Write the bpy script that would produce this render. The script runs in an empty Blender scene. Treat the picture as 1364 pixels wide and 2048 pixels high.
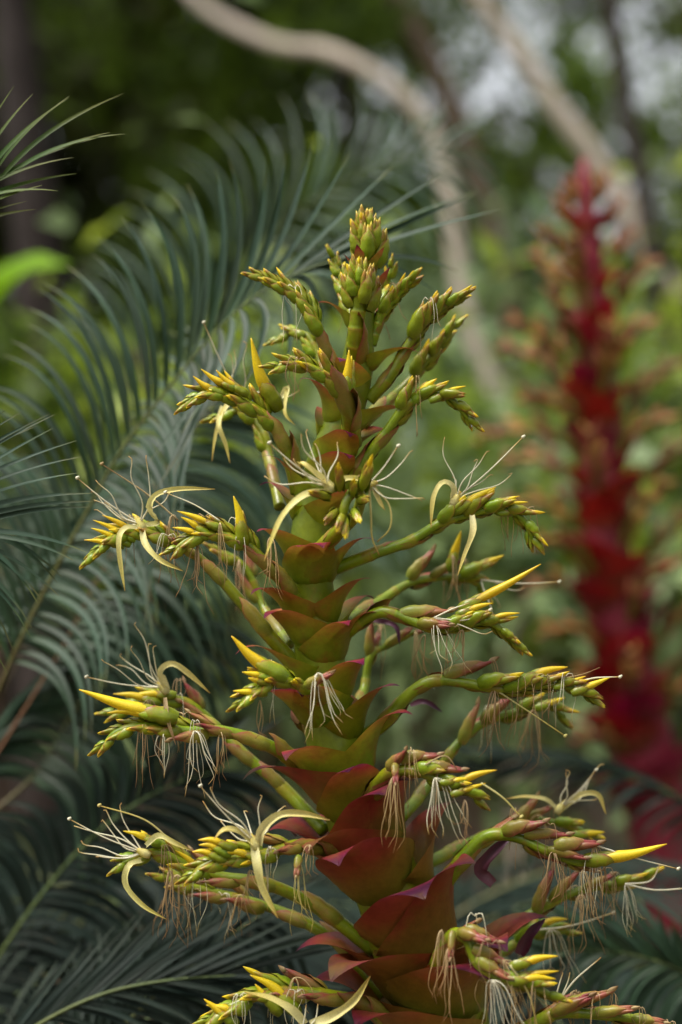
import bpy, math, random
import numpy as np
from mathutils import Vector, Matrix

random.seed(7)
NPR = np.random.default_rng(11)
scene = bpy.context.scene
col = scene.collection

# ------------------------------------------------------------------ camera, sky, sun, exposure
D = 2.2            # metres from the camera to the flower spike
S = 0.00055        # metres per photograph pixel at that distance
CZ = 1.6           # camera height
cam_data = bpy.data.cameras.new("camera")
cam_data.sensor_fit = 'VERTICAL'
cam_data.sensor_height = 36.0
cam_data.lens = 18.0 / (1024 * S / D)
cam_data.clip_start = 0.05
cam_data.clip_end = 2000
cam_data.dof.use_dof = True
cam_data.dof.focus_distance = D - 0.05
cam_data.dof.aperture_fstop = cam_data.lens / 40.0
cam = bpy.data.objects.new("camera", cam_data)
cam.location = (0, 0, CZ)
cam.rotation_euler = (math.radians(90), 0, 0)
col.objects.link(cam)
scene.camera = cam

SUN_EL, SUN_AZ = 64, -115       # azimuth from +Y towards +X
world = bpy.data.worlds.new("World")
scene.world = world
world.use_nodes = True
wn, wl = world.node_tree.nodes, world.node_tree.links
bg = wn["Background"]
sky = wn.new("ShaderNodeTexSky")
sky.sky_type = 'NISHITA'
sky.sun_disc = False
sky.sun_elevation = math.radians(SUN_EL)
sky.sun_rotation = math.radians(SUN_AZ)
sky.air_density = 1.0
sky.dust_density = 4.0
hs = wn.new("ShaderNodeHueSaturation")
hs.inputs["Saturation"].default_value = 0.22
wl.new(sky.outputs[0], hs.inputs["Color"])
wl.new(hs.outputs[0], bg.inputs[0])
bg.inputs[1].default_value = 0.13

sun_d = bpy.data.lights.new("sun", 'SUN')
sun_d.energy = 1.5
sun_d.angle = math.radians(25)
sun_d.color = (1.0, 0.95, 0.87)
sun = bpy.data.objects.new("sun", sun_d)
el, az = math.radians(SUN_EL), math.radians(SUN_AZ)
sv = Vector((math.sin(az) * math.cos(el), math.cos(az) * math.cos(el), math.sin(el)))
sun.rotation_euler = (-sv).to_track_quat('-Z', 'Y').to_euler()
sun.location = (0, 0, 8)
col.objects.link(sun)

vs = scene.view_settings
vs.view_transform = 'Standard'
vs.look = 'None'
vs.gamma = 1.0
vs.use_curve_mapping = False
vs.exposure = 1.05
scene.render.engine = 'CYCLES'
scene.cycles.use_denoising = True
scene.cycles.max_bounces = 5
scene.cycles.transparent_max_bounces = 4
scene.cycles.sample_clamp_indirect = 4.0


# ------------------------------------------------------------------ helpers
def P(px, py, dy=0.0):
    if -0.3 < dy < 0:
        dy *= 0.62
    k = (D + dy) / D
    return Vector(((px - 682) * S * k, D + dy, CZ + (1024 - py) * S * k))


def lin(r, g, b):
    def f(c):
        c /= 255.0
        return c / 12.92 if c <= 0.04045 else ((c + 0.055) / 1.055) ** 2.4
    return (f(r), f(g), f(b), 1.0)


def spline(pts, n):
    """Catmull-Rom through pts (Vectors), n samples."""
    p = [Vector(q) for q in pts]
    if len(p) == 2:
        return [p[0].lerp(p[1], i / (n - 1)) for i in range(n)]
    p = [p[0] * 2 - p[1]] + p + [p[-1] * 2 - p[-2]]
    seg = len(p) - 3
    # chord-length table
    dense = []
    for s in range(seg):
        a, b, c, d = p[s:s + 4]
        for k in range(12):
            t = k / 12
            dense.append(0.5 * ((2 * b) + (c - a) * t + (2 * a - 5 * b + 4 * c - d) * t * t + (3 * b - a - 3 * c + d) * t ** 3))
    dense.append(p[-2])
    L = [0]
    for i in range(1, len(dense)):
        L.append(L[-1] + (dense[i] - dense[i - 1]).length)
    out, j = [], 0
    for i in range(n):
        want = L[-1] * i / (n - 1)
        while j < len(L) - 2 and L[j + 1] < want:
            j += 1
        f = (want - L[j]) / max(1e-9, L[j + 1] - L[j])
        out.append(dense[j].lerp(dense[j + 1], min(1, max(0, f))))
    return out


def tangents(path):
    n = len(path)
    return [(path[min(n - 1, i + 1)] - path[max(0, i - 1)]).normalized() for i in range(n)]


class MB:
    def __init__(self):
        self.v, self.f, self.t, self.r, self.m = [], [], [], [], []

    def add(self, verts, faces, t, r=0.0, m=0):
        o = len(self.v)
        self.v += verts
        self.f += [tuple(i + o for i in q) for q in faces]
        self.t += t
        self.r += [r] * len(verts)
        self.m += [m] * len(faces)

    def tube(self, path, radii, sides=6, t=None, r=0.0, m=0, cap=True):
        n = len(path)
        T = tangents(path)
        ref = Vector((0, 0, 1)) if abs(T[0].z) < 0.8 else Vector((1, 0, 0))
        N = (ref - T[0] * ref.dot(T[0])).normalized()
        vs_, ts = [], []
        for i in range(n):
            N = (N - T[i] * N.dot(T[i]))
            N = N.normalized() if N.length > 1e-6 else T[i].orthogonal().normalized()
            B = T[i].cross(N)
            for k in range(sides):
                a = 2 * math.pi * k / sides
                vs_.append(path[i] + (N * math.cos(a) + B * math.sin(a)) * radii[i])
                ts.append(t[i] if t else i / (n - 1))
        fs = []
        for i in range(n - 1):
            for k in range(sides):
                a, b = i * sides + k, i * sides + (k + 1) % sides
                fs.append((a, b, b + sides, a + sides))
        if cap:
            fs.append(tuple(range(sides - 1, -1, -1)))
            fs.append(tuple(range((n - 1) * sides, n * sides)))
        self.add(vs_, fs, ts, r, m)

    def ribbon(self, path, widths, nhint, fold=0.25, r=0.0, m=0, twist=0.0):
        """V-folded strap; nhint is the way its face looks."""
        n = len(path)
        T = tangents(path)
        vs_, ts = [], []
        for i in range(n):
            W = T[i].cross(nhint)
            W = W.normalized() if W.length > 1e-4 else T[i].orthogonal().normalized()
            if twist:
                W = Matrix.Rotation(twist * i / (n - 1), 3, T[i]) @ W
            Nn = W.cross(T[i])
            w = widths[i]
            vs_ += [path[i] - W * w + Nn * (w * fold), path[i] - Nn * (w * fold), path[i] + W * w + Nn * (w * fold)]
            ts += [i / (n - 1)] * 3
        fs = []
        for i in range(n - 1):
            a = i * 3
            fs += [(a, a + 1, a + 4, a + 3), (a + 1, a + 2, a + 5, a + 4)]
        self.add(vs_, fs, ts, r, m)

    def ball(self, c, rad, t=1.0, m=0, stretch=None):
        vs_, fs = [], []
        for i in range(5):
            th = math.pi * i / 4
            for k in range(6):
                a = 2 * math.pi * k / 6
                q = Vector((math.sin(th) * math.cos(a), math.sin(th) * math.sin(a), math.cos(th))) * rad
                if stretch:
                    q = Vector((q.x, q.y, q.z * stretch))
                vs_.append(c + q)
        for i in range(4):
            for k in range(6):
                a, b = i * 6 + k, i * 6 + (k + 1) % 6
                fs.append((a, a + 6, b + 6, b))
        self.add(vs_, fs, [t] * len(vs_), 0, m)

    def mesh(self, name, mats, origin=Vector((0, 0, 0)), smooth=True):
        me = bpy.data.meshes.new(name)
        me.from_pydata([tuple(Vector(v) - origin) for v in self.v], [], self.f)
        for mt in mats:
            me.materials.append(mt)
        if len(mats) > 1:
            me.polygons.foreach_set("material_index", self.m)
        a = me.attributes.new("t", 'FLOAT', 'POINT')
        a.data.foreach_set("value", self.t)
        b = me.attributes.new("r", 'FLOAT', 'POINT')
        b.data.foreach_set("value", self.r)
        if smooth:
            me.polygons.foreach_set("use_smooth", [True] * len(me.polygons))
        me.update()
        return me

    def build(self, name, mats, parent=None, origin=None, smooth=True):
        if not isinstance(mats, (list, tuple)):
            mats = [mats]
        origin = Vector(origin) if origin is not None else Vector(self.v[0])
        return place(name, self.mesh(name, mats, origin, smooth), origin, parent)


WO = {}     # world origin of every object


def place(name, me, origin, parent=None):
    o = bpy.data.objects.new(name, me)
    col.objects.link(o)
    WO[o.name] = Vector(origin)
    if parent is not None:
        o.parent = parent
        o.location = Vector(origin) - WO[parent.name]
    else:
        o.location = origin
    return o


def thing(name, loc, label, cat, group=None):
    o = place(name, None, loc)
    o.empty_display_size = 0.1
    o["label"], o["category"] = label, cat
    if group:
        o["group"] = group
    return o


# ------------------------------------------------------------------ materials
def mat(name, stops, attr="t", rough=0.45, noise=0.25, nscale=60.0, trans=0.0, objvar=0.15, hue=0.02, spot=None, spec=0.5, bump=0.0, rvar=0.0, coat=0.0, mott=0.16):
    """stops: [(pos, (r,g,b) sRGB)] along attribute 't'; fine noise, per-object and per-piece variation."""
    m = bpy.data.materials.new(name)
    m.use_nodes = True
    N, L = m.node_tree.nodes, m.node_tree.links
    pr = N["Principled BSDF"]
    out = N["Material Output"]
    at = N.new("ShaderNodeAttribute"); at.attribute_name = attr
    tc = N.new("ShaderNodeNewGeometry")
    nz = N.new("ShaderNodeTexNoise"); nz.inputs["Scale"].default_value = nscale; nz.inputs["Detail"].default_value = 5
    L.new(tc.outputs["Position"], nz.inputs["Vector"])
    # position along the piece, jittered by noise
    ma = N.new("ShaderNodeMath"); ma.operation = 'MULTIPLY_ADD'
    ma.inputs[1].default_value = noise * 1.4
    mb_ = N.new("ShaderNodeMath"); mb_.operation = 'SUBTRACT'; mb_.inputs[1].default_value = 0.5
    L.new(nz.outputs["Fac"], mb_.inputs[0]); L.new(mb_.outputs[0], ma.inputs[0]); L.new(at.outputs["Fac"], ma.inputs[2])
    rp = N.new("ShaderNodeValToRGB")
    el_ = rp.color_ramp.elements
    while len(el_) < len(stops):
        el_.new(0.5)
    for e, (p, c) in zip(el_, stops):
        e.position = p; e.color = lin(*c)
    if len(stops) == 1:
        el_[1].color = lin(*stops[0][1])
    L.new(ma.outputs[0], rp.inputs[0])
    oi = N.new("ShaderNodeObjectInfo")
    ar = N.new("ShaderNodeAttribute"); ar.attribute_name = "r"
    hsv = N.new("ShaderNodeHueSaturation")
    mh = N.new("ShaderNodeMath"); mh.operation = 'MULTIPLY_ADD'; mh.inputs[1].default_value = hue * 2; mh.inputs[2].default_value = 0.5 - hue
    L.new(oi.outputs["Random"], mh.inputs[0]); L.new(mh.outputs[0], hsv.inputs["Hue"])
    mv = N.new("ShaderNodeMath"); mv.operation = 'MULTIPLY_ADD'; mv.inputs[1].default_value = objvar * 2; mv.inputs[2].default_value = 1.0 - objvar
    L.new(oi.outputs["Random"], mv.inputs[0])
    mr = N.new("ShaderNodeMath"); mr.operation = 'MULTIPLY_ADD'; mr.inputs[1].default_value = rvar * 2; mr.inputs[2].default_value = 1.0 - rvar
    L.new(ar.outputs["Fac"], mr.inputs[0])
    mm = N.new("ShaderNodeMath"); mm.operation = 'MULTIPLY'
    L.new(mv.outputs[0], mm.inputs[0]); L.new(mr.outputs[0], mm.inputs[1])
    L.new(mm.outputs[0], hsv.inputs["Value"])
    L.new(rp.outputs[0], hsv.inputs["Color"])
    c_out = hsv.outputs[0]
    if spot:
        n2 = N.new("ShaderNodeTexNoise"); n2.inputs["Scale"].default_value = spot[0]; n2.inputs["Detail"].default_value = 6; n2.inputs["Roughness"].default_value = 0.65
        L.new(tc.outputs["Position"], n2.inputs["Vector"])
        r2 = N.new("ShaderNodeMapRange"); r2.inputs[1].default_value = spot[2]; r2.inputs[2].default_value = spot[2] + 0.14; r2.inputs[4].default_value = spot[3]
        L.new(n2.outputs["Fac"], r2.inputs[0])
        mx = N.new("ShaderNodeMixRGB"); mx.inputs[2].default_value = lin(*spot[1])
        L.new(r2.outputs[0], mx.inputs[0]); L.new(c_out, mx.inputs[1])
        c_out = mx.outputs[0]
    if mott:
        n4 = N.new("ShaderNodeTexNoise"); n4.inputs["Scale"].default_value = nscale * 7; n4.inputs["Detail"].default_value = 6; n4.inputs["Roughness"].default_value = 0.7
        L.new(tc.outputs["Position"], n4.inputs["Vector"])
        r4 = N.new("ShaderNodeMapRange"); r4.inputs[1].default_value = .3; r4.inputs[2].default_value = .7; r4.inputs[3].default_value = 1 - mott; r4.inputs[4].default_value = 1 + mott
        L.new(n4.outputs["Fac"], r4.inputs[0])
        h4 = N.new("ShaderNodeHueSaturation"); L.new(r4.outputs[0], h4.inputs["Value"]); L.new(c_out, h4.inputs["Color"])
        c_out = h4.outputs[0]
    L.new(c_out, pr.inputs["Base Color"])
    pr.inputs["Roughness"].default_value = rough
    pr.inputs["Specular IOR Level"].default_value = spec
    if coat:
        pr.inputs["Coat Weight"].default_value = coat
        pr.inputs["Coat Roughness"].default_value = 0.25
    if bump:
        bp = N.new("ShaderNodeBump"); bp.inputs["Strength"].default_value = bump; bp.inputs["Distance"].default_value = 0.002
        n3 = N.new("ShaderNodeTexNoise"); n3.inputs["Scale"].default_value = nscale * 4; n3.inputs["Detail"].default_value = 4
        L.new(tc.outputs["Position"], n3.inputs["Vector"])
        L.new(n3.outputs["Fac"], bp.inputs["Height"]); L.new(bp.outputs[0], pr.inputs["Normal"])
    if trans > 0:
        tr = N.new("ShaderNodeBsdfTranslucent")
        L.new(c_out, tr.inputs["Color"])
        ms = N.new("ShaderNodeMixShader"); ms.inputs[0].default_value = trans
        L.new(pr.outputs[0], ms.inputs[1]); L.new(tr.outputs[0], ms.inputs[2])
        L.new(ms.outputs[0], out.inputs["Surface"])
    return m


M = {}
M['stem'] = mat('stem_green', [(0, (96, 120, 14)), (1, (146, 158, 22))], noise=0.9, nscale=22, spot=(26, (150, 90, 40), 0.56, 0.6), rough=0.38, bump=0.3)
M['axis'] = mat('branch_green', [(0, (104, 120, 20)), (0.5, (132, 146, 20)), (0.85, (142, 128, 36)), (1, (128, 88, 46))], noise=0.45, nscale=40, spot=(60, (146, 94, 56), 0.57, 0.55), rough=0.32, bump=0.2, objvar=0.14)
M['bract'] = mat('stem_bract', [(0, (120, 138, 24)), (0.35, (144, 142, 34)), (0.6, (166, 118, 46)), (0.8, (166, 72, 56)), (0.9, (132, 30, 64)), (1, (74, 20, 54))], noise=0.45, nscale=16, trans=0.25, rough=0.42, spec=0.35, objvar=0.14, hue=0.02, bump=0.3, spot=(22, (158, 78, 46), 0.52, 0.5))
M['bract_low'] = mat('lower_stem_bract', [(0, (112, 116, 30)), (0.28, (140, 104, 40)), (0.52, (150, 74, 46)), (0.75, (144, 56, 50)), (0.9, (112, 34, 56)), (1, (66, 24, 48))], noise=0.55, nscale=10, trans=0.16, rough=0.4, spec=0.3, objvar=0.14, hue=0.015, bump=0.3, mott=0.2, spot=(11, (120, 96, 32), 0.50, 0.6))
M['budbract'] = mat('floral_bract', [(0, (108, 128, 18)), (0.5, (136, 150, 26)), (0.8, (158, 146, 40)), (1, (150, 84, 56))], noise=0.45, nscale=90, spot=(110, (164, 100, 64), 0.6, 0.6), rough=0.3, objvar=0.16, hue=0.02, trans=0.1, bump=0.15)
M['sepal'] = mat('sepal', [(0, (130, 144, 30)), (0.5, (148, 152, 36)), (0.75, (164, 122, 50)), (0.9, (186, 160, 44)), (1, (226, 202, 56))], noise=0.4, nscale=100, rough=0.32, objvar=0.14, hue=0.02, trans=0.1)
M['pod'] = mat('spent_pod', [(0, (132, 124, 52)), (0.4, (146, 100, 60)), (0.72, (148, 66, 56)), (1, (116, 70, 46))], noise=0.5, nscale=90, spot=(110, (128, 130, 48), 0.53, 0.7), rough=0.42, objvar=0.18, hue=0.02, bump=0.15)
M['podbract'] = mat('spent_bract', [(0, (120, 128, 34)), (0.5, (142, 124, 48)), (1, (150, 80, 58))], noise=0.5, nscale=90, spot=(90, (160, 100, 76), 0.58, 0.6), rough=0.4, objvar=0.16, hue=0.02, bump=0.15)
M['petal'] = mat('yellow_petal', [(0, (206, 180, 80)), (0.25, (232, 200, 32)), (0.8, (242, 212, 30)), (1, (230, 190, 30))], noise=0.2, nscale=80, rough=0.4, objvar=0.05, hue=0.006, trans=0.2)
M['strap'] = mat('cream_petal', [(0, (226, 218, 158)), (0.4, (232, 220, 140)), (0.85, (222, 204, 108)), (1, (186, 150, 70))], noise=0.3, nscale=70, rough=0.5, objvar=0.05, hue=0.006, trans=0.3)
M['white'] = mat('white_stamen', [(0, (238, 232, 204)), (0.75, (234, 228, 196)), (0.9, (214, 186, 120)), (1, (170, 126, 62))], noise=0.15, nscale=60, rough=0.5, objvar=0.04, hue=0.004, trans=0.2)
M['brown'] = mat('withered_stamen', [(0, (208, 182, 136)), (0.6, (190, 156, 106)), (1, (150, 108, 64))], noise=0.5, nscale=50, rough=0.6, objvar=0.15, hue=0.01, rvar=0.25, trans=0.2)
M['purple'] = mat('purple_bract', [(0, (110, 60, 74)), (1, (70, 34, 66))], nscale=40, rough=0.4, trans=0.1)
M['leaflet'] = mat('blue_green_leaflet', [(0, (50, 70, 38)), (0.3, (48, 70, 48)), (0.85, (54, 78, 56)), (1, (96, 98, 48))], noise=0.25, nscale=30, rough=0.5, spec=0.35, objvar=0.22, hue=0.02, rvar=0.2, trans=0.22)
M['leafgreen'] = mat('green_leaflet', [(0, (56, 82, 20)), (0.4, (60, 88, 28)), (1, (100, 104, 40))], noise=0.25, nscale=30, rough=0.5, spec=0.25, objvar=0.15, hue=0.02, trans=0.25)
M['leafshade'] = mat('shaded_leaflet', [(0, (26, 36, 26)), (0.4, (28, 42, 34)), (1, (38, 48, 34))], noise=0.25, nscale=30, rough=0.6, spec=0.2, objvar=0.18, hue=0.02, rvar=0.2, trans=0.12)  # canopy shade over the low palms is put into this darker leaflet colour
M['rachis'] = mat('frond_rachis', [(0, (110, 84, 54)), (0.5, (100, 106, 54)), (1, (96, 116, 66))], nscale=40, rough=0.5)
M['rachis_brown'] = mat('brown_rachis', [(0, (138, 92, 66)), (1, (120, 100, 62))], nscale=40, rough=0.55)
M['drop'] = bpy.data.materials.new('water_drop')
M['drop'].use_nodes = True
_p = M['drop'].node_tree.nodes["Principled BSDF"]
_p.inputs["Base Color"].default_value = (1, 1, 1, 1); _p.inputs["Roughness"].default_value = 0.02
_p.inputs["Transmission Weight"].default_value = 1.0; _p.inputs["IOR"].default_value = 1.33
M['redstem'] = mat('crimson_stem', [(0, (126, 18, 36)), (1, (116, 22, 38))], nscale=10, noise=0.5, rough=0.55, spot=(9, (104, 52, 28), 0.55, 0.6))
M['redbract'] = mat('crimson_bract', [(0, (112, 56, 34)), (0.35, (146, 22, 42)), (0.8, (140, 18, 46)), (1, (100, 20, 44))], nscale=12, noise=0.5, rough=0.45, trans=0.25, objvar=0.25)
M['redaxis'] = mat('brown_green_branch', [(0, (108, 88, 30)), (0.5, (104, 100, 32)), (1, (134, 92, 44))], nscale=20, noise=0.5, rough=0.5, objvar=0.2)
M['redbud'] = mat('orange_bud', [(0, (98, 94, 34)), (0.4, (150, 96, 52)), (1, (206, 122, 88))], nscale=24, noise=0.8, rough=0.5, trans=0.2, objvar=0.4, hue=0.045)
M['bark_pale'] = mat('pale_bark', [(0, (204, 190, 170)), (1, (216, 202, 182))], nscale=3, noise=0.6, rough=0.85, spot=(6, (158, 142, 122), 0.56, 0.7), bump=0.6)
M['bark_brown'] = mat('brown_bark', [(0, (112, 92, 78)), (1, (120, 98, 84))], nscale=3, noise=0.6, rough=0.9, spot=(6, (84, 74, 62), 0.55, 0.7), bump=0.6)
M['bark_dark'] = mat('dark_bark', [(0, (50, 42, 36)), (1, (58, 48, 40))], nscale=3, noise=0.6, rough=0.9, spot=(6, (36, 31, 26), 0.55, 0.7), bump=0.6)
M['fol_dark'] = mat('dark_foliage', [(0, (44, 48, 18)), (1, (70, 78, 26))], attr="r", nscale=0.8, noise=0.9, rough=0.55, spec=0.3, trans=0.4, rvar=0.3, hue=0, objvar=0)
M['fol_mid'] = mat('mid_foliage', [(0, (64, 86, 24)), (1, (104, 126, 40))], attr="r", nscale=0.8, noise=0.9, rough=0.55, spec=0.3, trans=0.45, rvar=0.3, hue=0, objvar=0)
M['fol_lime'] = mat('lime_foliage', [(0, (110, 138, 34)), (1, (162, 178, 60))], attr="r", nscale=3, noise=0.8, rough=0.45, trans=0.45, rvar=0.25, hue=0, objvar=0.1)
M['fol_grey'] = mat('grey_green_foliage', [(0, (92, 116, 72)), (1, (134, 152, 100))], attr="r", nscale=1.5, noise=0.8, rough=0.5, trans=0.4, rvar=0.3, hue=0, objvar=0.1)
M['bigleaf'] = mat('bright_broad_leaf', [(0, (104, 148, 12)), (1, (120, 160, 20))], nscale=8, noise=0.5, rough=0.5, spec=0.2, trans=0.4, objvar=0, hue=0)
M['ground'] = mat('leaf_litter', [(0, (64, 50, 36)), (0.5, (86, 68, 50)), (1, (104, 84, 62))], nscale=1.2, noise=1.5, rough=0.95, spot=(9, (50, 56, 30), 0.52, 0.8), bump=0.8, objvar=0, hue=0)
M['rosette'] = mat('rosette_leaf', [(0, (96, 104, 50)), (1, (104, 60, 52))], nscale=12, rough=0.4, trans=0.1)

# ------------------------------------------------------------------ ground
g = MB()
R_ = 400
n_ = 40
xs = [(-1 + 2 * i / n_) for i in range(n_ + 1)]
xs = [math.copysign(abs(x) ** 3, x) * R_ for x in xs]
for yy in xs:
    for xx in xs:
        d_ = math.hypot(xx, yy - 6)
        g.v.append(Vector((xx, yy, 0.12 * math.sin(xx * .7) * math.sin(yy * .6 + 1) * min(1, d_ / 6) - 0.02)))
        g.t.append(random.random()); g.r.append(0)
for i in range(n_):
    for j in range(n_):
        a = i * (n_ + 1) + j
        g.f.append((a, a + 1, a + n_ + 2, a + n_ + 1)); g.m.append(0)
go = g.build("ground", M['ground'], origin=(0, 0, 0))
go["kind"] = "structure"


# ------------------------------------------------------------------ leaf masses
def leaf_mesh(name, centres, size, m, aspect=0.45, parent=None, origin=(0, 0, 0), droop=0.3, var=0.5):
    """one small diamond-shaped, slightly folded leaf per centre"""
    c = np.asarray(centres, dtype=np.float64)
    n = len(c)
    d = NPR.normal(size=(n, 3)); d[:, 2] -= droop
    d /= np.linalg.norm(d, axis=1)[:, None]
    w = np.cross(d, NPR.normal(size=(n, 3)) * 0.6 + np.array([0, 0, 1.0])); w /= np.linalg.norm(w, axis=1)[:, None] + 1e-9
    u = np.cross(w, d)
    L = (size * (1 - var + 2 * var * NPR.random(n)))[:, None]
    W = L * aspect * 0.5
    v = np.empty((n, 6, 3))
    v[:, 0] = c
    v[:, 1] = c + d * L * 0.4 + w * W + u * L * 0.06
    v[:, 2] = c + d * L - u * L * 0.12
    v[:, 3] = c + d * L * 0.4 - w * W + u * L * 0.06
    v[:, 4] = c + d * L * 0.4
    v[:, 5] = c + d * L * 0.75 - u * L * 0.02
    o = np.array(origin)
    me = bpy.data.meshes.new(name)
    base = (np.arange(n) * 6)[:, None]
    f = np.concatenate([base + np.array([0, 1, 5, 4]), base + np.array([0, 4, 5, 3]), base + np.array([1, 2, 5, 5]), base + np.array([3, 5, 2, 2])], axis=1).reshape(-1, 4)
    quads = np.concatenate([base + np.array([0, 1, 2, 4]), base + np.array([0, 4, 2, 3])], axis=1).reshape(-1, 4)
    vv = v.reshape(-1, 3) - o
    me.vertices.add(len(vv)); me.vertices.foreach_set("co", vv.ravel())
    nf = len(quads)
    me.loops.add(nf * 4); me.loops.foreach_set("vertex_index", quads.ravel().astype(np.int32))
    me.polygons.add(nf)
    me.polygons.foreach_set("loop_start", (np.arange(nf) * 4).astype(np.int32))
    me.polygons.foreach_set("loop_total", np.full(nf, 4, dtype=np.int32))
    me.materials.append(m)
    r = np.repeat(NPR.random(n), 6)
    a = me.attributes.new("r", 'FLOAT', 'POINT'); a.data.foreach_set("value", r)
    b = me.attributes.new("t", 'FLOAT', 'POINT'); b.data.foreach_set("value", r)
    me.update(); me.validate()
    return place(name, me, origin, parent)


def clumps(boxes, leaves, rad):
    """boxes: list of (x0,x1,y0,y1,z0,z1,number of clumps) -> leaf centres in clumps"""
    out = []
    for x0, x1, y0, y1, z0, z1, k in boxes:
        for _ in range(k):
            c = np.array([random.uniform(x0, x1), random.uniform(y0, y1), random.uniform(z0, z1)])
            r = rad * random.uniform(.5, 1.4)
            p = NPR.normal(size=(leaves, 3)) * np.array([r, r, r * .55]) * .6 + c
            out.append(p)
    return np.concatenate(out)


# the wood behind: one leafy mass no one could count, thinner towards the upper right where the sky shows
W1 = clumps([(-6.5, -0.2, 12, 17, 0.2, 6.2, 330), (-0.5, 3.0, 14, 19, 0.2, 3.4, 48), (1.2, 7.0, 14, 20, 0.2, 2.6, 45), (-1.0, 6.5, 15, 21, 3.0, 7.5, 40), (-16, -6, 12, 22, 0, 9, 110), (7, 16, 12, 22, 0, 9, 100)], 210, 0.75)
o = leaf_mesh("background_foliage", W1, 0.20, M['fol_dark'])
o["kind"] = "stuff"; o["label"] = "dark blurred foliage of the wood filling the far background"; o["category"] = "foliage"
W2 = clumps([(-5.0, 0.5, 9.5, 12, 2.2, 5.2, 85), (0.4, 4.8, 11, 15, 0.8, 3.4, 34), (0.6, 4.8, 11, 15, 3.2, 5.4, 16), (-4, 3, 16, 20, 1, 5, 25)], 130, 0.42)
o = leaf_mesh("mid_green_foliage", W2, 0.15, M['fol_mid'])
o["kind"] = "stuff"; o["label"] = "mid green blurred leaves among the tree trunks"; o["category"] = "foliage"

W4 = clumps([(0.2, 5.5, 12, 16, 3.0, 6.0, 95), (-4, 0.5, 12, 16, 3.5, 6.0, 40)], 26, 0.3)
o = leaf_mesh("canopy_leaf_sprays", W4, 0.15, M['fol_mid'])
o["kind"] = "stuff"; o["label"] = "thin leaf sprays breaking up the bright sky at the top"; o["category"] = "foliage"

# unseen foliage added behind the camera and at both sides to block horizon light
W3 = clumps([(-9, 9, -9, -4.5, 0, 5.5, 95), (-9, -3.6, -5, 9, 0, 5, 75), (4.2, 9, -5, 9, 0, 5, 75)], 120, 0.8)
o = leaf_mesh("light_block_foliage", W3, 0.3, M['fol_mid'])
o["kind"] = "stuff"; o["label"] = "unseen foliage added around the clearing to block low light"; o["category"] = "foliage"


# ------------------------------------------------------------------ tree trunks
def tree(name, label, pts, wpx, depth, m, crown_at, crown_m, leaves=900, crown_r=1.0):
    """pts: photo path of the trunk, top to bottom; wpx its width; it is carried on to the ground"""
    path = [P(x, y, depth + dd - D) for x, y, dd in pts]
    k = depth / D
    foot = path[-1].copy()
    step = (path[-1] - path[-2]).normalized()
    foot = Vector((path[-1].x + step.x * 0.35, path[-1].y, -0.06))
    full = spline(path + [foot], 44)
    base = Vector((foot.x, foot.y, 0))
    root = thing(name, base, label, "tree")
    mb = MB()
    n = len(full)
    rad = [wpx * S * k * 0.5 * (0.72 + 0.55 * i / (n - 1)) * (1 + 0.06 * math.sin(i * 1.7)) for i in range(n)]
    mb.tube(full, rad, 12)
    mb.build("trunk", m, root, base)
    # limbs and leaves of the crown
    lb = MB()
    cs = []
    top = full[0]
    for q in range(7):
        a = random.uniform(0, 6.28)
        e = Vector(crown_at) + Vector((math.cos(a), math.sin(a), random.uniform(-.3, .6))) * crown_r
        mid = top.lerp(e, .5) + Vector((0, 0, .25))
        lb.tube(spline([top, mid, e], 8), [rad[0] * (1 - .85 * i / 7) for i in range(8)], 6)
        cs.append(NPR.normal(size=(leaves // 7, 3)) * crown_r * .38 + np.array(e))
    lb.build("limbs", m, root, base)
    leaf_mesh("crown", np.concatenate(cs), 0.14, crown_m, parent=root, origin=base)
    return root


def up(px, py, depth, dz):
    q = P(px, py, depth - D); q.z += dz
    return q


tree("pale_tree", "pale curving tree trunk arching over from the upper left behind the spike tip",
     [(330, -70, .5), (410, 15, .4), (490, 62, .3), (565, 92, .2), (640, 98, .1), (715, 128, 0), (810, 195, 0), (868, 275, 0), (897, 380, 0), (912, 500, 0), (928, 600, 0), (958, 720, 0), (1000, 860, 0)],
     36, 7.5, M['bark_pale'], up(120, -420, 8, 1.0), M['fol_mid'])
tree("pale_tree", "pale leaning trunk crossing behind the top of the red flower spike",
     [(900, -80, 0), (960, 0, 0), (1050, 120, 0), (1120, 225, 0), (1190, 315, 0), (1250, 410, 0), (1295, 510, 0), (1350, 590, 0), (1420, 690, 0)],
     46, 7.8, M['bark_pale'], up(700, -420, 9, 1.0), M['fol_mid'])
tree("brown_tree", "brown slanting trunk between the two pale trunks",
     [(760, -80, 0), (810, 20, 0), (880, 160, 0), (940, 320, 0), (985, 470, 0), (1012, 600, 0), (1040, 760, 0), (1075, 1000, 0)],
     56, 9.5, M['bark_brown'], up(700, -500, 10, 1.0), M['fol_mid'])
tree("dark_tree", "dark upright trunk right of the pale leaning trunk",
     [(1205, -80, 0), (1225, 40, 0), (1245, 170, 0), (1280, 340, 0), (1305, 500, 0), (1345, 700, 0), (1370, 900, 0)],
     48, 7.2, M['bark_dark'], up(1250, -450, 8, 1.0), M['fol_mid'])
tree("dark_tree", "dark thin trunk crossing behind the crest of the pale arching trunk",
     [(610, -80, 0), (640, 20, 0), (680, 130, 0), (705, 280, 0), (720, 420, 0), (730, 700, 0)],
     44, 10.0, M['bark_dark'], up(600, -500, 11, 1.0), M['fol_dark'])
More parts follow.
